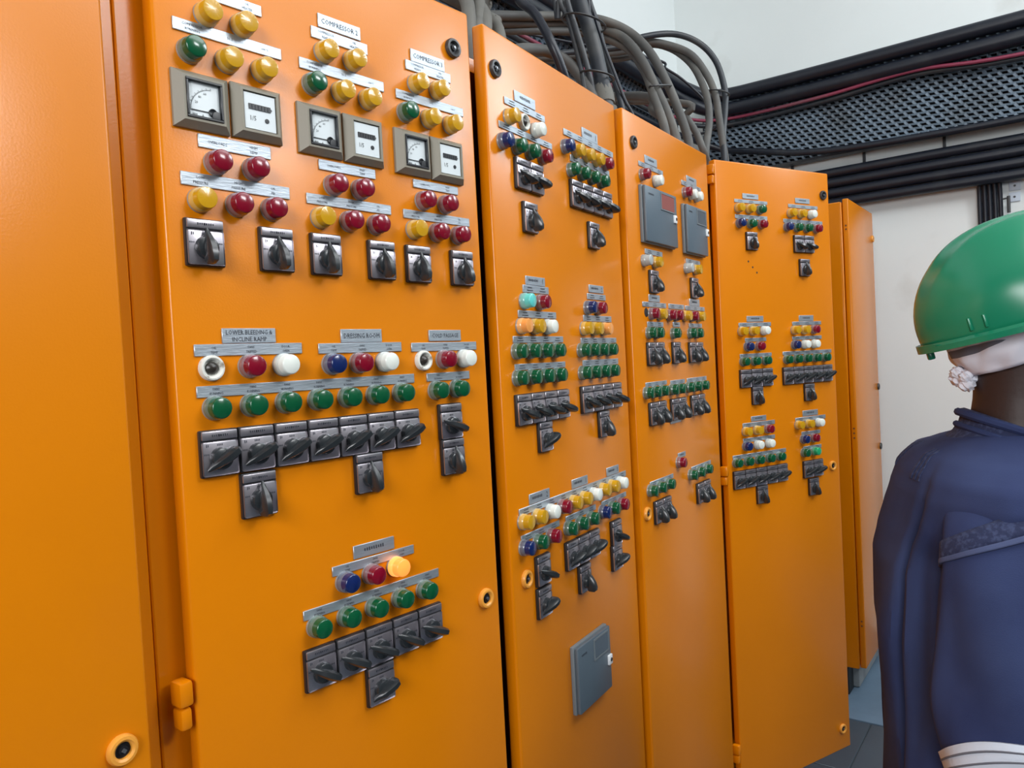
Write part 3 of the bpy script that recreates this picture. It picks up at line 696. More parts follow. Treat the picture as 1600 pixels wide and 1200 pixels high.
def nameplate(d, words, u0, u1, v1, v0):
    w, h = u1-u0, v0-v1; key = (round(w, 3), round(h, 3))
    if key not in plate_cache: plate_cache[key] = box_mesh('nameplate', 'aluminium_plate', -w/2, w/2, -.0022, 0, -h/2, h/2, bev=.0006, seg=1)
    p = d.part('nameplate', plate_cache[key], (u0+u1)/2, (v0+v1)/2, 0)
    if not words: return
    V, F = [], []; y = -.0025; n = len(words); st = w/n; legible = d.k == 1 and not words[0].startswith('FREEZER')
    for i, wd in enumerate(words):
        x = -w/2+st*(i+.5) if n > 1 else 0; ls = wd.split('|')
        if legible and wd.startswith(TITLE) and n == 1:
            hh = h*.36 if len(ls) == 1 else h*.30
            for j, l in enumerate(ls): put_text(V, F, l, x, (.0 if len(ls) == 1 else (h*.22, -h*.24)[j]), hh, y, w*.86)
        elif legible:
            hh = h*.21
            for j, l in enumerate(ls): put_text(V, F, l, x, (0 if len(ls) == 1 else (h*.19, -h*.2)[j]), hh, y, st*.74)
        elif n == 1 and h > .009:
            num = wd.split()[-1] if wd.split()[-1].isdigit() and d.k == 2 else None
            put_dash(V, F, x-(.12*w if num else 0), h*.05, w*.5, h*.28, y)
            if num: put_text(V, F, num, w*.36, 0, h*.55, y)
        else:
            put_dash(V, F, x, h*.17, st*.34, h*.18, y); put_dash(V, F, x, -h*.2, st*.46, h*.18, y)
    link('lettering', mesh('lettering', V, F, 'engraving'), None, p)['kind'] = 'stuff'
def lamp(d, c, u, v):
    b = d.part('indicator_lamp', bezel_me, u, v)
    b['label'] = 'lit amber indicator lamp' if c == 'a' else LENS[c][0]+' indicator lamp'
    link('lens', lens_me[c], None, b)
def switch(d, a, u, v):
    b = d.part('selector_switch', base_me, u, v)
    link('face_plate', face_me, None, b); link('label_bar', strip_me, None, b); link('lettering', switch_print, None, b)['kind'] = 'stuff'
    k = link('knob', knob_me, None, b, (0, 0, -.0062)); k.rotation_euler = (0, -ANG[a]+random.uniform(-.06, .06), 0)
def grey_box(d, kind, u0, u1, v1, v0, lu, lv):
    w, h = u1-u0, v0-v1; D = .017
    b = d.part('instrument_cover', box_mesh('instrument_cover', 'grey_plastic_edge', -w/2-.002, w/2+.002, -.0085, 0, -h/2-.002, h/2+.002, bev=.002), (u0+u1)/2, (v0+v1)/2)
    link('lid', box_mesh('lid', 'grey_plastic', -w/2, w/2, -D, -.0090, -h/2, h/2, bev=.003), None, b)
    x, z = lu-(u0+u1)/2, lv-(v0+v1)/2; x = min(x, w/2-.006)
    l = link('latch', box_mesh('latch', 'latch_white', x-.008, x+.008, -D-.004, -D+.004, z-.010, z+.010, bev=.0015), None, b)
    bm = bmesh.new(); add_lathe(bm, [(.004, D+.0041), (.0036, D+.0052), (0, D+.0053)], 10, (x+.001, 0, z)); link('key_hole', bm_mesh(bm, 'key_hole', 'meter_black'), None, b)
    wx0, wx1, wz0, wz1 = -w*.02, w*.40, h*.16, h*.44
    link('viewing_window', box_mesh('viewing_window', 'window_red' if kind == 'red' else 'window_tint', wx0, wx1, -D-.0012, -D+.001, wz0, wz1, bev=.0008, seg=1), None, b)
    bm = bmesh.new()
    for q in ((wx0-.003, wx1+.003, wz1, wz1+.003), (wx0-.003, wx0, wz0, wz1), (wx1, wx1+.003, wz0, wz1), (wx0-.003, wx1+.003, wz0-.003, wz0)): add_box(bm, q[0], q[1], -D-.0016, -D+.001, q[2], q[3])
    link('window_rim', bm_mesh(bm, 'window_rim', 'grey_plastic_edge'), None, b)
    V, F = [], []; put_dash(V, F, -w*.32, h*.36, w*.16, h*.035, -D-.0004); link('lettering', mesh('lettering', V, F, 'engraving'), None, b)
for k, items in ITEMS.items():
    d = door[k]
    for it in items:
        q = it[0]
        if q == 'L':
            _, s, u0, u1, v = it
            for i, c in enumerate(s): lamp(d, c, u0+(u1-u0)*i/max(1, len(s)-1), v)
        elif q == 'S':
            _, s, u0, u1, v = it; n = len(s); um = (u0+u1)/2
            for i, a in enumerate(s): switch(d, a, um+(i-(n-1)/2)*.0472, v)
        elif q == 'N': nameplate(d, *it[1:])
        elif q == 'O': 
            b = d.part('lamp_socket', sock_me, it[1], it[2]); link('bulb', bulb_me, None, b)
        elif q == 'X':
            r = it[1]; d.part('open_hole', lathe_mesh('open_hole', 'shade_black', [(r, 0), (r, .0004), (0, .0004)], 16), it[2], it[3])
        elif q == 'K':
            b = d.part('door_lock', lock_ring[it[1]], it[2], it[3]); link('lock_core', lock_core, None, b)
            tp = link('key_pin', core_tip, None, b); tp.rotation_euler = (0, R(20), 0)
        elif q in 'MH':
            u, v = (it[1]+it[2])/2, (it[3]+it[4])/2
            if q == 'M':
                b = d.part('analog_meter', amm_frame, u, v)
                for n_, me in (('window_surround', amm_case), ('dial_face', amm_dial), ('scale_print', amm_scale), ('needle', amm_needle), ('needle_hub', amm_hub), ('zero_adjuster', amm_corner)): link(n_, me, None, b)
            else:
                b = d.part('hour_meter', hrs_frame, u, v)
                for n_, me in (('dial_face', hrs_dial), ('counter', hrs_count), ('scale_print', hrs_print), ('screw', hrs_dot)): link(n_, me, None, b)
        elif q == 'B': grey_box(d, *it[1:])
d = door[0]; b = d.part('door_lock', lock_ring['o'], d.w-.031, 1.124); link('lock_core', lock_core, None, b); link('key_pin', core_tip, None, b)
# screw holes along the edge of the far cabinet's door, and its locks
d = door[5]
for z in (2.0, 1.985, 1.15, 1.13, 1.11, .33, .31):
    o = d.part('screw_hole', lathe_mesh('screw_hole', 'rust', [(.004, 0), (.004, .0006), (0, .0006)], 8), 0, z); o.location = d.at(-.0002, z, -.012); o.rotation_euler = (0, 0, -math.pi/2)
for z in (1.99, 1.30, 1.02): b = d.part('door_lock', lock_ring['d' if z < 1.5 else 'o'], d.w-.02, z); link('lock_core', lock_core, None, b)

# ------------------------------------------------------------------ cables and trays
CM = {'dk': 'cable_dark', 'bk': 'cable_black', 'gr': 'cable_grey', 'gd': 'cable_fawn'}
for i, (lb, m, r, pts) in enumerate(CABLES):
    o = link('power_cable', tube_mesh('power_cable', CM[m], pts, r, 12))
    tag(o, lb, 'cable', 'cables entering the cabinet tops')
# cable gland at the foot of the thick riser
bm = bmesh.new(); add_tube(bm, [(1.283, .14, 2.20), (1.272, .13, 2.172), (1.262, .12, 2.145)], [.0235, .0255, .0235], 16); add_tube(bm, [(1.262, .12, 2.14), (1.261, .12, 2.05)], [.027, .027], 16)
tag(link('cable_gland', bm_mesh(bm, 'cable_gland', 'cable_fawn')), 'dusty brown gland collar at the foot of the thick riser cable', 'gland')
def tie(c, axis_u, axis_v, a, b, label, r=.003):
    c, u, v = Vector(c), Vector(axis_u).normalized(), Vector(axis_v).normalized()
    pts = [c+u*a*math.cos(t)+v*b*math.sin(t) for t in [2*math.pi*i/24 for i in range(25)]]
    bm = bmesh.new(); add_tube(bm, pts, r, 6, caps=False); add_tube(bm, [pts[0], pts[0]+u*.02+Vector((0, 0, .006))], r*.8, 6)
    tag(link('cable_tie', bm_mesh(bm, 'cable_tie', 'cable_tie')), label, 'cable tie')
tie((1.30, .195, 2.39), (1, 0, 0), (0, 1, .2), .075, .05, 'black cable tie around the riser cables, upper one')
tie((1.285, .155, 2.235), (1, 0, 0), (0, 1, .2), .055, .04, 'black cable tie around the riser cables just above the gland')
tie((2.185, .16, 2.425), (1, 0, .1), (0, 1, .1), .075, .024, 'black cable tie around the tall arch beside the room corner')
tie((1.642, .14, 2.30), (1, 0, .25), (0, 1, .1), .066, .022, 'black cable tie around the foot of the large arch')
def tray(name, origin, du, L, z0, z1, n, label):
    # perforated tray sheet standing on edge; du: run direction, n: face normal
    du, n = Vector(du), Vector(n); e = empty(name, origin); tag(e, label, 'cable tray', 'wall cable trays')
    cw, ch, bx, bz, th = .038, .022, .0115, .0085, .003
    V, F = [], []; rows = int((z1-z0)/ch); cols = int(L/cw); up = Vector((0, 0, 1))
    def P(u, z, t): return du*u+up*(z0+z)+n*t
    for r in range(rows):
        off = (r % 2)*cw/2
        for c in range(cols):
            u0 = c*cw+off; zz = r*ch
            o_ = [(u0, zz), (u0+cw, zz), (u0+cw, zz+ch), (u0, zz+ch)]
            i_ = [(u0+bx*.8, zz+bz*.6), (u0+cw-bx*.7, zz+bz*.45), (u0+cw-bx*.9, zz+ch-bz*.95), (u0+bx*.6, zz+ch-bz*.75)]
            b = len(V)
            V += [P(x, z, 0) for x, z in o_]+[P(x, z, .005 if j > 1 else -.002) for j, (x, z) in enumerate(i_)]+[P(x, z, -th-.004) for x, z in i_]
            for j in range(4):
                k = (j+1) % 4; F += [(b+j, b+k, b+4+k, b+4+j), (b+4+j, b+4+k, b+8+k, b+8+j)]
    o = link('perforated_sheet', mesh('perforated_sheet', V, F, 'tray_metal'), None, e); o['kind'] = 'stuff'
    for z in (z0-.012, z1):
        V = []
        for u in (0, L):
            for (a, t) in ((0, .012), (0, -.045), (.012, -.045), (.012, .012)): V.append(du*u+up*(z+a)+n*t)
        link('side_rail', mesh('side_rail', V, [(0, 1, 2, 3), (4, 5, 6, 7), (0, 1, 5, 4), (1, 2, 6, 5), (2, 3, 7, 6), (3, 0, 4, 7)], 'cable_dark'), None, e)
    V = [du*u+up*z+n*t for u in (0, L) for z in (z0, z1) for t in (-.048, -.045)]
    link('slot_shade_sheet', mesh('slot_shade_sheet', V, [(0, 1, 3, 2), (4, 6, 7, 5), (0, 4, 5, 1), (2, 3, 7, 6), (0, 2, 6, 4), (1, 5, 7, 3)], 'cable_black'), None, e)  # dark sheet added for the shade and black cables behind the slots
    for u in [x*.35+.1 for x in range(int(L/.35))]:
        V = [du*(u+a)+up*z+n*t for a in (0, .012) for z in (z0-.09, z0+.02) for t in (-.075, -.06)]
        link('bracket', mesh('bracket', V, [(0, 1, 3, 2), (4, 6, 7, 5), (0, 4, 5, 1), (2, 3, 7, 6), (0, 2, 6, 4), (1, 5, 7, 3)], 'cable_dark'), None, e)
    return e
tray('cable_tray', (3.59, .78, 0), (0, -1, 0), 2.6, 2.470, 2.90, (-1, 0, 0), 'perforated blue-grey cable tray along the right wall')
tray('cable_tray', (.1, .87, 0), (1, 0, 0), 3.36, 2.455, 2.90, (0, -1, 0), 'perforated dark cable tray on the wall behind the arching cables')
def wall_run(za, zb, off, r, m, label, xs=.1, sag=None, ye=-1.8):
    p = [(xs, .87-off, za), (2.0, .87-off, za), (3.05, .87-off, za)]
    k = 3.59-off
    p += [(3.36, .87-off-.03, (za+zb)/2+.01), (k-.03, .66, zb+.005), (k, .35, zb), (k, -.3, zb), (k, -.7, zb), (k, ye, zb)] if sag is None else sag
    o = link('power_cable', tube_mesh('power_cable', m, p, r, 12)); tag(o, label, 'cable', 'cables strapped along the wall trays'); return o
wall_run(2.93, 2.872, .065, .034, 'cable_black', 'topmost thick black cable running along the wall trays')
wall_run(2.865, 2.797, .060, .034, 'cable_black', 'second thick black cable under the topmost one on the trays')
wall_run(2.748, 2.75, .045, .0085, 'cable_red', 'thin dusty red cable crossing the perforated tray', sag=[(3.36, .78, 2.752), (3.53, .61, 2.752), (3.53, .15, 2.747), (3.53, -.28, 2.764), (3.53, -.70, 2.722), (3.53, -1.8, 2.70)])
wall_run(2.735, 2.74, .032, .012, 'cable_dark', 'dark cable just below the thin red one', sag=[(3.36, .81, 2.735), (3.555, .62, 2.728), (3.555, .15, 2.730), (3.556, -.28, 2.752), (3.556, -.70, 2.712), (3.556, -1.8, 2.69)])
wall_run(2.66, 2.6, .05, .017, 'cable_black', 'black cable sagging below the perforated tray face', sag=[(3.40, .78, 2.655), (3.54, .66, 2.60), (3.54, .48, 2.552), (3.54, .25, 2.497), (3.545, 0, 2.470), (3.545, -.33, 2.458), (3.545, -.69, 2.452), (3.545, -1.8, 2.45)])
for j, (z, r, nm) in enumerate(((2.378, .025, 'highest'), (2.327, .025, 'second'), (2.276, .025, 'third'), (2.225, .025, 'lowest'))):
    p = [(.1, .80, z-.15), (2.4, .80, z-.12), (3.2, .80, z-.06), (3.50, .74, z-.02), (3.60, .5, z), (3.605, .2, z), (3.605, -.3, z), (3.605, -.7, z-.003), (3.605, -1.8, z-.005)]
    o = link('power_cable', tube_mesh('power_cable', 'cable_black', p, r, 12)); tag(o, nm+' of four black cables on the wall beneath the perforated tray', 'cable', 'four cables beneath the tray')
b = empty('cable_bundle', (3.64, -.55, 1.2)); tag(b, 'flat black bundle of cables dropping down the white wall behind the helmet', 'cable bundle')
for j in range(5):
    y = .040-j*.020
    link('cable', tube_mesh('cable', 'cable_black', [(-.035, y*.9, 1.06), (0, y, .95), (.012, y, .6), (.014, y, 0), (.014, y, -.9)], .0098, 10), None, b)
link('strap', box_mesh('strap', 'cable_tie', -.004, .028, -.056, .056, .80, .812), None, b)
for z, nm, dx in ((2.184, 'upper', 0), (2.134, 'lower', .002)):
    e = link('wall_tag', box_mesh('wall_tag', 'tag_white', -.008, 0, -.022, .022, -.021, .021, bev=.002), None, None, (XW, -.645+dx, z)); tag(e, nm+' small white tag on the wall beside the black cable bundle', 'tag')
    sc = link('screw', lathe_mesh('screw', 'meter_black', [(.005, .0005), (.004, .002), (0, .0022)], 8), None, e, (-.008, 0, 0), -math.pi/2)
bm = bmesh.new(); add_tube(bm, [(3.62, -.60, 2.125), (3.62, -.625, 2.127)], .004, 8); add_tube(bm, [(3.62, -.622, 2.135), (3.62, -.622, 2.06)], .007, 8); add_tube(bm, [(3.62, -.622, 2.10), (3.67, -.622, 2.10)], .004, 8)
tag(link('pipe_clip', bm_mesh(bm, 'pipe_clip', 'cable_dark')), 'small dark wall clip beside the black cable bundle', 'clip')
bm = bmesh.new(); add_box(bm, 3.645, 3.67, -.515, -.505, 1.9, 2.13); 
tag(link('wall_conduit', bm_mesh(bm, 'wall_conduit', 'cable_dark')), 'slim dark conduit on the wall left of the cable bundle', 'conduit')

# ------------------------------------------------------------------ the worker
PC = Vector((.854, -.719, 0)); FA = math.atan2(-.9584, .2864)
person = empty('person', PC, FA); tag(person, 'worker in a green hard hat and navy jacket standing right of the cabinets', 'person')
# local axes: +X is the way the worker faces, -Y is the worker's right (towards the camera)
def loft(rings, n=64, power=2.4, disp=None, caps=True):
    V, F = [], []
    for ri, (c, ax, ay, a, b) in enumerate(rings):
        for i in range(n):
            t = 2*math.pi*i/n; ct, st = math.cos(t), math.sin(t)
            x = math.copysign(abs(ct)**(2/power), ct)*a; y = math.copysign(abs(st)**(2/power), st)*b
            k = 1+(disp(ri, t, c) if disp else 0)/max(.01, math.hypot(x, y))
            V.append(c+ax*x*k+ay*y*k)
    for r in range(len(rings)-1):
        for i in range(n):
            j = (i+1) % n; F.append((r*n+i, r*n+j, r*n+n+j, r*n+n+i))
    if caps: F += [tuple(range(n))[::-1], tuple(range((len(rings)-1)*n, len(rings)*n))]
    return V, F
def interp(tab, z):
    for A, B in zip(tab, tab[1:]):
        if A[0] <= z <= B[0]:
            t = (z-A[0])/(B[0]-A[0]); t = t*t*(3-2*t)*.35+t*.65
            return [a+(b-a)*t for a, b in zip(A[1:], B[1:])]
    return list(tab[0 if z < tab[0][0] else -1][1:])
X, Y, Z = Vector((1, 0, 0)), Vector((0, 1, 0)), Vector((0, 0, 1))
# body: one skinned figure, head lofted into the same mesh
J = {'pelvis': (-.01, 0, .86, .11), 'waist': (-.005, 0, 1.02, .10), 'chest': (-.02, 0, 1.20, .105), 'neck0': (.015, 0, 1.335, .055), 'neck1': (.03, 0, 1.42, .05)}
E_ = [('pelvis', 'waist'), ('waist', 'chest'), ('chest', 'neck0'), ('neck0', 'neck1')]
for s, S in ((-1, 'r'), (1, 'l')):
    J.update({S+'hip': (0, s*.09, .80, .085), S+'knee': (.02, s*.10, .45, .055), S+'ankle': (-.03, s*.11, .09, .038), S+'toe': (.12, s*.12, .035, .032),
              S+'shoulder': (-.015, s*.165, 1.285, .055), S+'elbow': (-.03, s*.245, 1.02, .042), S+'wrist': (.15, s*.235, .84, .027), S+'palm': (.215, s*.225, .79, .027)})
    E_ += [('pelvis', S+'hip'), (S+'hip', S+'knee'), (S+'knee', S+'ankle'), (S+'ankle', S+'toe'), ('chest', S+'shoulder'), (S+'shoulder', S+'elbow'), (S+'elbow', S+'wrist'), (S+'wrist', S+'palm')]
    for fi, (dy, ln) in enumerate(((-.026, .9), (-.009, 1.05), (.009, 1), (.026, .8))):
        a = (.225, s*.225+dy, .785); dd = Vector((.6, 0, -.8)); pr = S+'palm'
        for q, (l, bend) in enumerate(((.022, 0), (.030, .2), (.024, .55), (.018, .9))):
            dv = Vector((.72-bend*.55, dy*2.2, -.65-bend*.3)).normalized(); a = tuple(Vector(a)+dv*l*ln); nm = f'{S}f{fi}{q}'
            J[nm] = (*a, (.0105, .0095, .0088, .0076)[q]); E_.append((pr, nm)); pr = nm
    a = Vector((.185, s*.215-s*.0, .80)); pr = S+'wrist'
    for q, (dx, dy, dz) in enumerate(((.03, -.032*s, -.008), (.03, -.018*s, -.02), (.024, -.004*s, -.022))):
        a = a+Vector((dx, dy, dz)); nm = f'{S}t{q}'; J[nm] = (*a, (.013, .0105, .009)[q]); E_.append((pr, nm)); pr = nm
names = list(J); me = bpy.data.meshes.new('body'); me.from_pydata([J[n][:3] for n in names], [(names.index(a), names.index(b)) for a, b in E_], [])
tmp = bpy.data.objects.new('tmp', me); col.objects.link(tmp); tmp.modifiers.new('skin', 'SKIN')
if not me.skin_vertices: bpy.context.view_layer.update()
for i, n_ in enumerate(names):
    sv = me.skin_vertices[0].data[i]; sv.radius = (J[n_][3], J[n_][3]); sv.use_root = (n_ == 'pelvis')
sb = tmp.modifiers.new('sub', 'SUBSURF'); sb.levels = 2; sb.render_levels = 2
bpy.context.view_layer.update()
body_me = bpy.data.meshes.new_from_object(tmp.evaluated_get(bpy.context.evaluated_depsgraph_get())); bpy.data.objects.remove(tmp)
HEAD = [(1.33, .02, .066, .072), (1.38, .027, .059, .060), (1.415, .030, .057, .057), (1.44, .040, .066, .059), (1.465, .062, .088, .064), (1.50, .068, .096, .070), (1.54, .064, .100, .075), (1.58, .060, .099, .076), (1.62, .055, .086, .066), (1.645, .052, .060, .046), (1.657, .05, .02, .016)]
rings = []; zz = 1.33
while zz <= 1.657: 
    c_, a_, b_ = interp(HEAD, zz); rings.append((Vector((c_, 0, zz)), X, Y, a_, b_)); zz += .008
def face(ri, t, c):
    tt = (t+math.pi) % (2*math.pi)-math.pi; z = c.z; d_ = 0
    d_ += .022*math.exp(-(tt/.13)**2)*max(0, 1-abs(z-1.512)/.028)*(1 if z < 1.512 else 1)      # nose
    d_ += .010*math.exp(-(tt/.10)**2)*math.exp(-((z-1.535)/.018)**2)
    d_ -= .007*math.exp(-((abs(tt)-.36)/.16)**2)*math.exp(-((z-1.545)/.012)**2)                  # eye sockets
    d_ += .006*math.exp(-(tt/.28)**2)*math.exp(-((z-1.478)/.008)**2)                             # lips
    d_ += .006*math.exp(-(tt/.3)**2)*math.exp(-((z-1.452)/.010)**2)                              # chin
    return d_
hv, hf = loft(rings, 64, 2.1, face)
bm = bmesh.new(); bm.from_mesh(body_me); vv = [bm.verts.new(v) for v in hv]
for f in hf: bm.faces.new([vv[i] for i in f])
for s in (-1, 1):   # ears
    g = bmesh.ops.create_uvsphere(bm, u_segments=12, v_segments=8, radius=1); 
    for v in g['verts']: v.co = Vector((.055+v.co.x*.018-.006*v.co.z, s*.077+v.co.y*.008, 1.53+v.co.z*.031))
body = link('body', bm_mesh(bm, 'body', 'skin'), None, person)
for s in (-1, 1):
    bm = bmesh.new(); bmesh.ops.create_uvsphere(bm, u_segments=14, v_segments=10, radius=.0115); e = link('eye', bm_mesh(bm, 'eye', 'eye_white'), None, person, (.1475, s*.031, 1.545))
    bm = bmesh.new(); bmesh.ops.create_uvsphere(bm, u_segments=10, v_segments=8, radius=.006); link('iris', bm_mesh(bm, 'iris', 'hair'), None, e, (.0075, 0, 0))
bm = bmesh.new(); bmesh.ops.create_uvsphere(bm, u_segments=16, v_segments=8, radius=1)
for v in bm.verts: v.co = Vector((.158+v.co.x*.006-.12*v.co.y*v.co.y*.1, v.co.y*.024, 1.478+v.co.z*.007))
link('mouth', bm_mesh(bm, 'mouth', 'lips'), None, person)
# trousers and boots
for s in (-1, 1):
    rr = [(Vector((.0, s*.075, .90)), X, Y, .125, .095), (Vector((.0, s*.088, .80)), X, Y, .12, .092), (Vector((.005, s*.095, .62)), X, Y, .095, .082), (Vector((.015, s*.10, .45)), X, Y, .078, .072), (Vector((-.01, s*.105, .25)), X, Y, .075, .07), (Vector((-.02, s*.11, .11)), X, Y, .078, .07)]
    V, F = loft(rr, 28, 2.2); link('trouser_leg', mesh('trouser_leg', V, F, 'navy_cloth', True), None, person)
    rr = [(Vector((-.09, s*.112, .05)), Y, Z, .034, .045), (Vector((-.05, s*.112, .065)), Y, Z, .042, .065), (Vector((.02, s*.113, .06)), Y, Z, .045, .058), (Vector((.09, s*.116, .045)), Y, Z, .05, .044), (Vector((.15, s*.118, .036)), Y, Z, .042, .034), (Vector((.175, s*.118, .028)), Y, Z, .02, .020)]
    V, F = loft(rr, 20, 2.6); link('boot', mesh('boot', V, F, 'boot', True), None, person)
# jacket
TORSO = [(.74, -.002, .162, .205), (.95, -.006, .160, .205), (1.08, -.012, .160, .208), (1.18, -.014, .150, .214), (1.215, -.013, .142, .218), (1.250, -.012, .133, .240), (1.285, -.012, .124, .250), (1.31, -.012, .114, .240), (1.335, -.006, .102, .195), (1.350, .004, .082, .135), (1.364, .020, .064, .085)]
NZ = 96
rings = [(Vector((interp(TORSO, z)[0], 0, z)), X, Y, *interp(TORSO, z)[1:]) for z in [.74+(1.364-.74)*i/(NZ-1) for i in range(NZ)]]
def gauss(x, s): return math.exp(-(x/s)**2)
def folds(ri, t, c):
    z = c.z; d_ = 0; fade = max(0, min(1, (1.34-z)/.10))
    for sg in (-1, 1):
        a0 = math.pi+sg*(.42+.10*math.sin((z-.8)*4))                 # action-back pleats left and right of the spine
        dt = (t-a0); d_ += fade*(-.015*gauss(dt, .05)+.010*gauss(dt-sg*.12, .08))
        a1 = math.pi+sg*(.86+.45*(1.15-z)); d_ += fade*.009*gauss(t-a1, .07)*max(0, 1-abs(z-1.05)/.3)
    d_ += fade*.006*gauss(math.sin((t-4.0-1.6*(z-1.0))*1.0), .10)*(1 if math.pi < t < 1.6*math.pi else 0)
    d_ += .004*fade*math.sin(5*t+9*z)+.003*fade*math.sin(9*t-16*z)
    return d_
V, F = loft(rings, 160, 2.25, folds); jacket = link('jacket', mesh('jacket', V, F, 'navy_cloth', True), None, person)
TV = V
for cols in ((86, 87.6, 89.2), (74, 72.4, 70.8)):      # bar tacks at the top of the two pleats
    V, F = [], []
    for j in cols:
        for k in range(7):
            for dj in (0, .75):
                q = j+dj; a = TV[(86+k)*160+int(q)].lerp(TV[(86+k)*160+int(q)+1], q-int(q)); V.append(a+(a-Vector((0, 0, a.z))).normalized()*.0022)
        b_ = len(V)-14
        F += [(b_+2*k, b_+2*k+1, b_+2*k+3, b_+2*k+2) for k in range(6)]
    o = link('pleat_tack', mesh('pleat_tack', V, F, 'navy_seam'), None, jacket); so = o.modifiers.new('s', 'SOLIDIFY'); so.thickness = .003; so.offset = -1; o['kind'] = 'stuff'
def sleeve(s):
    path = [(-.002, .100, 1.315), (-.010, .138, 1.280), (-.020, .192, 1.238), (-.028, .218, 1.18), (-.034, .240, 1.09), (-.036, .250, 1.02), (-.012, .256, .955), (.055, .255, .895), (.125, .245, .845)]
    ra = [.070, .080, .087, .090, .090, .089, .083, .072, .058]; rb = [.045, .058, .072, .077, .073, .072, .070, .066, .055]
    sp = smooth_path([(x+(.028 if s > 0 else 0), s*y, z) for x, y, z in path], 10); n = len(sp); rg = []
    for i, p in enumerate(sp):
        t_ = (sp[min(i+1, n-1)]-sp[max(i-1, 0)]).normalized(); u = (X-t_*X.dot(t_)).normalized(); v = t_.cross(u)
        q = i/(n-1)*(len(ra)-1); k = min(int(q), len(ra)-2); w_ = q-k
        rg.append((p, u, v, ra[k]+(ra[k+1]-ra[k])*w_, rb[k]+(rb[k+1]-rb[k])*w_))
    return rg
for s in (-1, 1):
    rg = sleeve(s); n = len(rg)
    def wr(ri, t, c):
        q = ri/n; return (.006*gauss(q-.62, .05)*math.sin(3*t+1)+.005*math.sin(4*t+q*14)*min(1, q*2)+.007*gauss(math.sin((t-2.6-q*.9)/2), .09)*min(1, q*2.2))
    V, F = loft(rg, 72, 2.15, wr); sl = link('sleeve', mesh('sleeve', V, F, 'navy_cloth', True), None, jacket)
    def band(i0, i1, grow, name, m, par, tilt=0, rows=4, near=0):
        W, VV, FF = 72, [], []
        for k in range(rows+1):
            for i in range(W):
                t = 2*math.pi*i/W; q = max(0, min(n-1.001, i0+(i1-i0)*k/rows-tilt*math.cos(t)-near*math.sin(t)*(1 if rg[20][2].y*s > 0 else -1))); j = int(q)
                p = V[j*W+i].lerp(V[(j+1)*W+i], q-j); cc = rg[j][0].lerp(rg[j+1][0], q-j); VV.append(p+(p-cc).normalized()*grow)
        for k in range(rows):
            for i in range(W): FF.append((k*W+i, k*W+(i+1) % W, (k+1)*W+(i+1) % W, (k+1)*W+i))
        o = link(name, mesh(name, VV, FF, m, True), None, par); so = o.modifiers.new('s', 'SOLIDIFY'); so.thickness = .004; so.offset = -1; return o
    band(18.6, 21.4, .0040, 'armhole_seam', 'navy_seam', jacket, 4.2); band(21.4, 22.1, .0044, 'seam_piping', 'stitch_pale', jacket, 4.2)
    band(51.6, 62, .0050, 'reflective_band', 'reflective_cloth', jacket, -.6, 4, 4.5); band(52.5, 52.75, .0056, 'band_stitching', 'strap_grey', jacket, -.6, 1, 4.5); band(53.8, 54.05, .0056, 'band_stitching', 'strap_grey', jacket, -.6, 1, 4.5)
# collar and pleat tacks
def ringz(z, tilt, c, a, b, n=72):
    return [Vector((c+a*math.cos(2*math.pi*i/n), b*math.sin(2*math.pi*i/n), z-tilt*math.cos(2*math.pi*i/n))) for i in range(n)]
prof = [(1.328, .010, .076, .118), (1.339, .017, .071, .098), (1.352, .022, .0685, .084), (1.364, .024, .0675, .078), (1.371, .024, .0680, .078), (1.372, .024, .0625, .070), (1.358, .024, .0610, .070), (1.338, .022, .062, .078)]
V, F = [], []; n = 72
for z, c, a, b in prof: V += ringz(z, .026, c, a, b)
for r in range(len(prof)-1):
    for i in range(n): F.append((r*n+i, r*n+(i+1) % n, (r+1)*n+(i+1) % n, (r+1)*n+i))
link('collar', mesh('collar', V, F, 'navy_seam', True), None, jacket)
bm = bmesh.new()
for zz_, c_, a_, b_, rr_ in ((1.348, .021, .0705, .087, .0045), (1.366, .023, .0695, .078, .0060)): add_tube(bm, ringz(zz_, .026, c_, a_, b_)+[ringz(zz_, .026, c_, a_, b_)[0]], rr_, 8, caps=False)
link('collar_roll', bm_mesh(bm, 'collar_roll', 'navy_cloth'), None, jacket)
# hard hat
hat = empty('hard_hat', (.055, 0, 1.523)); hat.parent = person; hat.rotation_euler = (0, -R(13.5), 0)
A_, B_, H_ = .150, .117, .153
V, F = [], []; n, m_ = 96, 26
for k in range(m_):
    t = math.pi/2*k/(m_-1)*.995; rho = max(0, math.cos(t))**(2/2.35); h = math.sin(t)**(2/2.15)
    for i in range(n):
        ph = 2*math.pi*i/n; x = A_*rho*math.cos(ph); y = B_*rho*math.sin(ph); z = H_*h
        rid = math.exp(-((abs(y)-.0)/.017)**4)*.0045+math.exp(-((abs(y)-.045)/.007)**2)*.003
        rid *= max(0, min(1, (h-.25)/.35)); bul = 1+.035*math.sin(min(1, h*1.4)*math.pi)
        V.append((x*bul, y*bul, z+rid))
for k in range(m_-1):
    for i in range(n): F.append((k*n+i, k*n+(i+1) % n, (k+1)*n+(i+1) % n, (k+1)*n+i))
F.append(tuple(range((m_-1)*n, m_*n)))
o = link('shell', mesh('shell', V, F, 'helmet_green', True), None, hat); so = o.modifiers.new('s', 'SOLIDIFY'); so.thickness = .003; so.offset = -1
V, F = [], []
def brim_w(ph): return .008+.030*max(0, math.cos(ph))**3
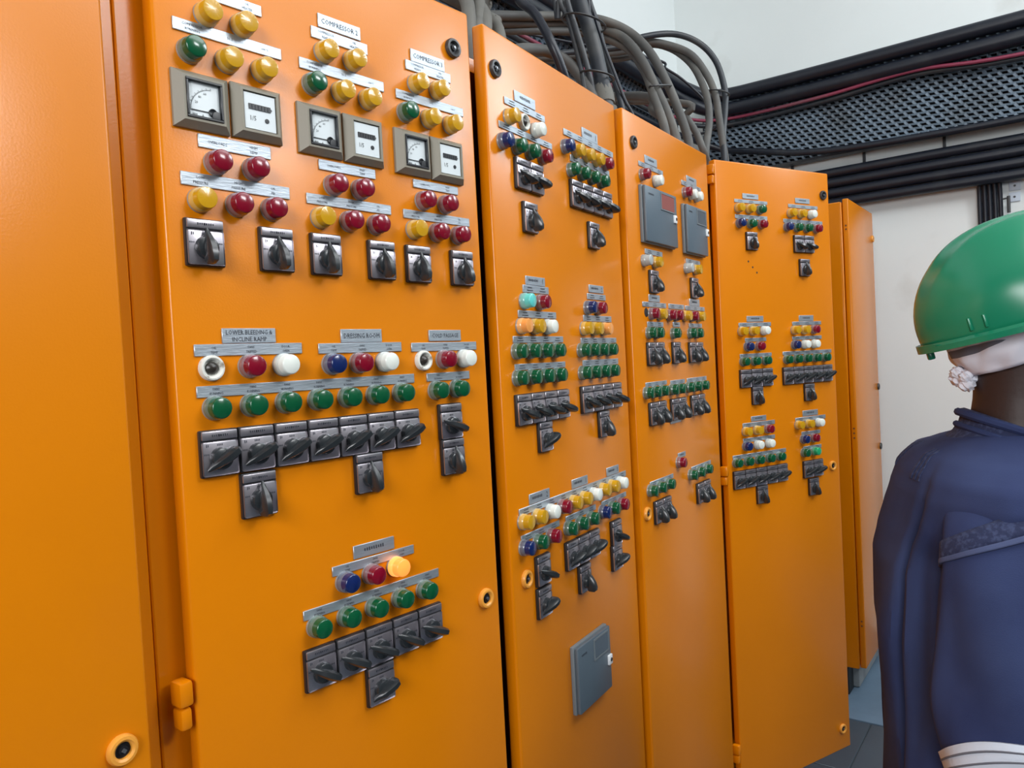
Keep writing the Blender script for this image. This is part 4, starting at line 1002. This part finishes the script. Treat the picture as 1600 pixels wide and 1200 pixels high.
for r in range(6):
    for i in range(n):
        ph = 2*math.pi*i/n; w_ = brim_w(ph); q = [(-.002, .010), (0.002, .004), (w_*.7, .001), (w_, .002), (w_, -.006), (-.003, -.006)][r]
        V.append(((A_+q[0])*math.cos(ph), (B_+q[0])*math.sin(ph), q[1]+(.004 if r in (2, 3) and math.cos(ph) < -.9 else 0)))
for r in range(5):
    for i in range(n): F.append((r*n+i, r*n+(i+1) % n, (r+1)*n+(i+1) % n, (r+1)*n+i))
link('brim', mesh('brim', V, F, 'helmet_green', True), None, hat)
link('strap_hook', box_mesh('strap_hook', 'helmet_green', -.148, -.138, -.005, .005, -.018, -.004, bev=.002), None, hat)
bm = bmesh.new()
for ph in (R(228), R(236)): add_box(bm, A_*math.cos(ph)*1.0-.002, A_*math.cos(ph)*1.0+.002, B_*math.sin(ph)*1.02-.004, B_*math.sin(ph)*1.02+.004, .012, .030, bev=.001)
link('accessory_slot', bm_mesh(bm, 'accessory_slot', 'helmet_green'), None, hat)
# hair net with its knot, and the harness strap showing through
NET = [(0, .050, .082, .070), (.33, .046, .098, .080), (.66, .048, .108, .088), (1, .054, .114, .096)]
V, F = [], []; n = 72; rows = 14
def net_pt(q, ph, grow=0):
    c_, a_, b_ = interp(NET, q); zlo = 1.447+.062*((1+math.cos(ph))/2)**1.2; zhi = 1.545+.03*math.cos(ph)
    rip = .0022*math.sin(ph*9+q*5)+.0018*math.sin(ph*17-q*9)
    return Vector((c_+(a_+grow+rip)*math.cos(ph), (b_+grow+rip)*math.sin(ph), zlo+(zhi-zlo)*q))
for r in range(rows+1):
    for i in range(n): V.append(net_pt(r/rows, 2*math.pi*i/n))
for r in range(rows):
    for i in range(n): F.append((r*n+i, r*n+(i+1) % n, (r+1)*n+(i+1) % n, (r+1)*n+i))
net = link('hair_net', mesh('hair_net', V, F, 'hair_net', True), None, person); so = net.modifiers.new('s', 'SOLIDIFY'); so.thickness = .002
bm = bmesh.new()
for dx, dy, dz, r_ in ((-.034, -.004, 1.447, .014), (-.045, .004, 1.443, .013), (-.027, .012, 1.443, .012), (-.037, -.010, 1.434, .011), (-.049, -.006, 1.451, .009), (-.040, -.016, 1.445, .009)):
    g = bmesh.ops.create_icosphere(bm, subdivisions=3, radius=r_)
    for v in g['verts']:
        v.co = Vector((dx, dy, dz))+v.co*(1+.13*math.sin(v.co.x*900+v.co.z*700)+.1*math.sin(v.co.y*1100))
link('knot', bm_mesh(bm, 'knot', 'hair_net'), None, net)
V, F = [], []; K = 24
for i in range(K+1):
    ph = R(178+i*64/K); wd = .17*math.sin(math.pi*min(1, .12+.88*i/K))**.6
    qm = .42+.10*i/K
    for g_, q_ in ((.0028, qm-wd*.5), (.0028, qm+wd*.5), (.0005, qm+wd*.5), (.0005, qm-wd*.5)): V.append(net_pt(max(0, min(1, q_)), ph, g_))
for i in range(K):
    for j in range(4): F.append((i*4+j, i*4+(j+1) % 4, i*4+4+(j+1) % 4, i*4+4+j))
F += [(0, 1, 2, 3), (K*4, K*4+1, K*4+2, K*4+3)]
link('harness_strap', mesh('harness_strap', V, F, 'strap_grey', True), None, hat if False else net)
V = [net_pt(q, ph, g) for ph in (R(176), R(184)) for q in (.02, .60) for g in (.0005, .003)]
link('elastic_band', mesh('elastic_band', V, [(0, 1, 3, 2), (4, 6, 7, 5), (0, 4, 5, 1), (2, 3, 7, 6), (0, 2, 6, 4), (1, 5, 7, 3)], 'meter_frame'), None, net)
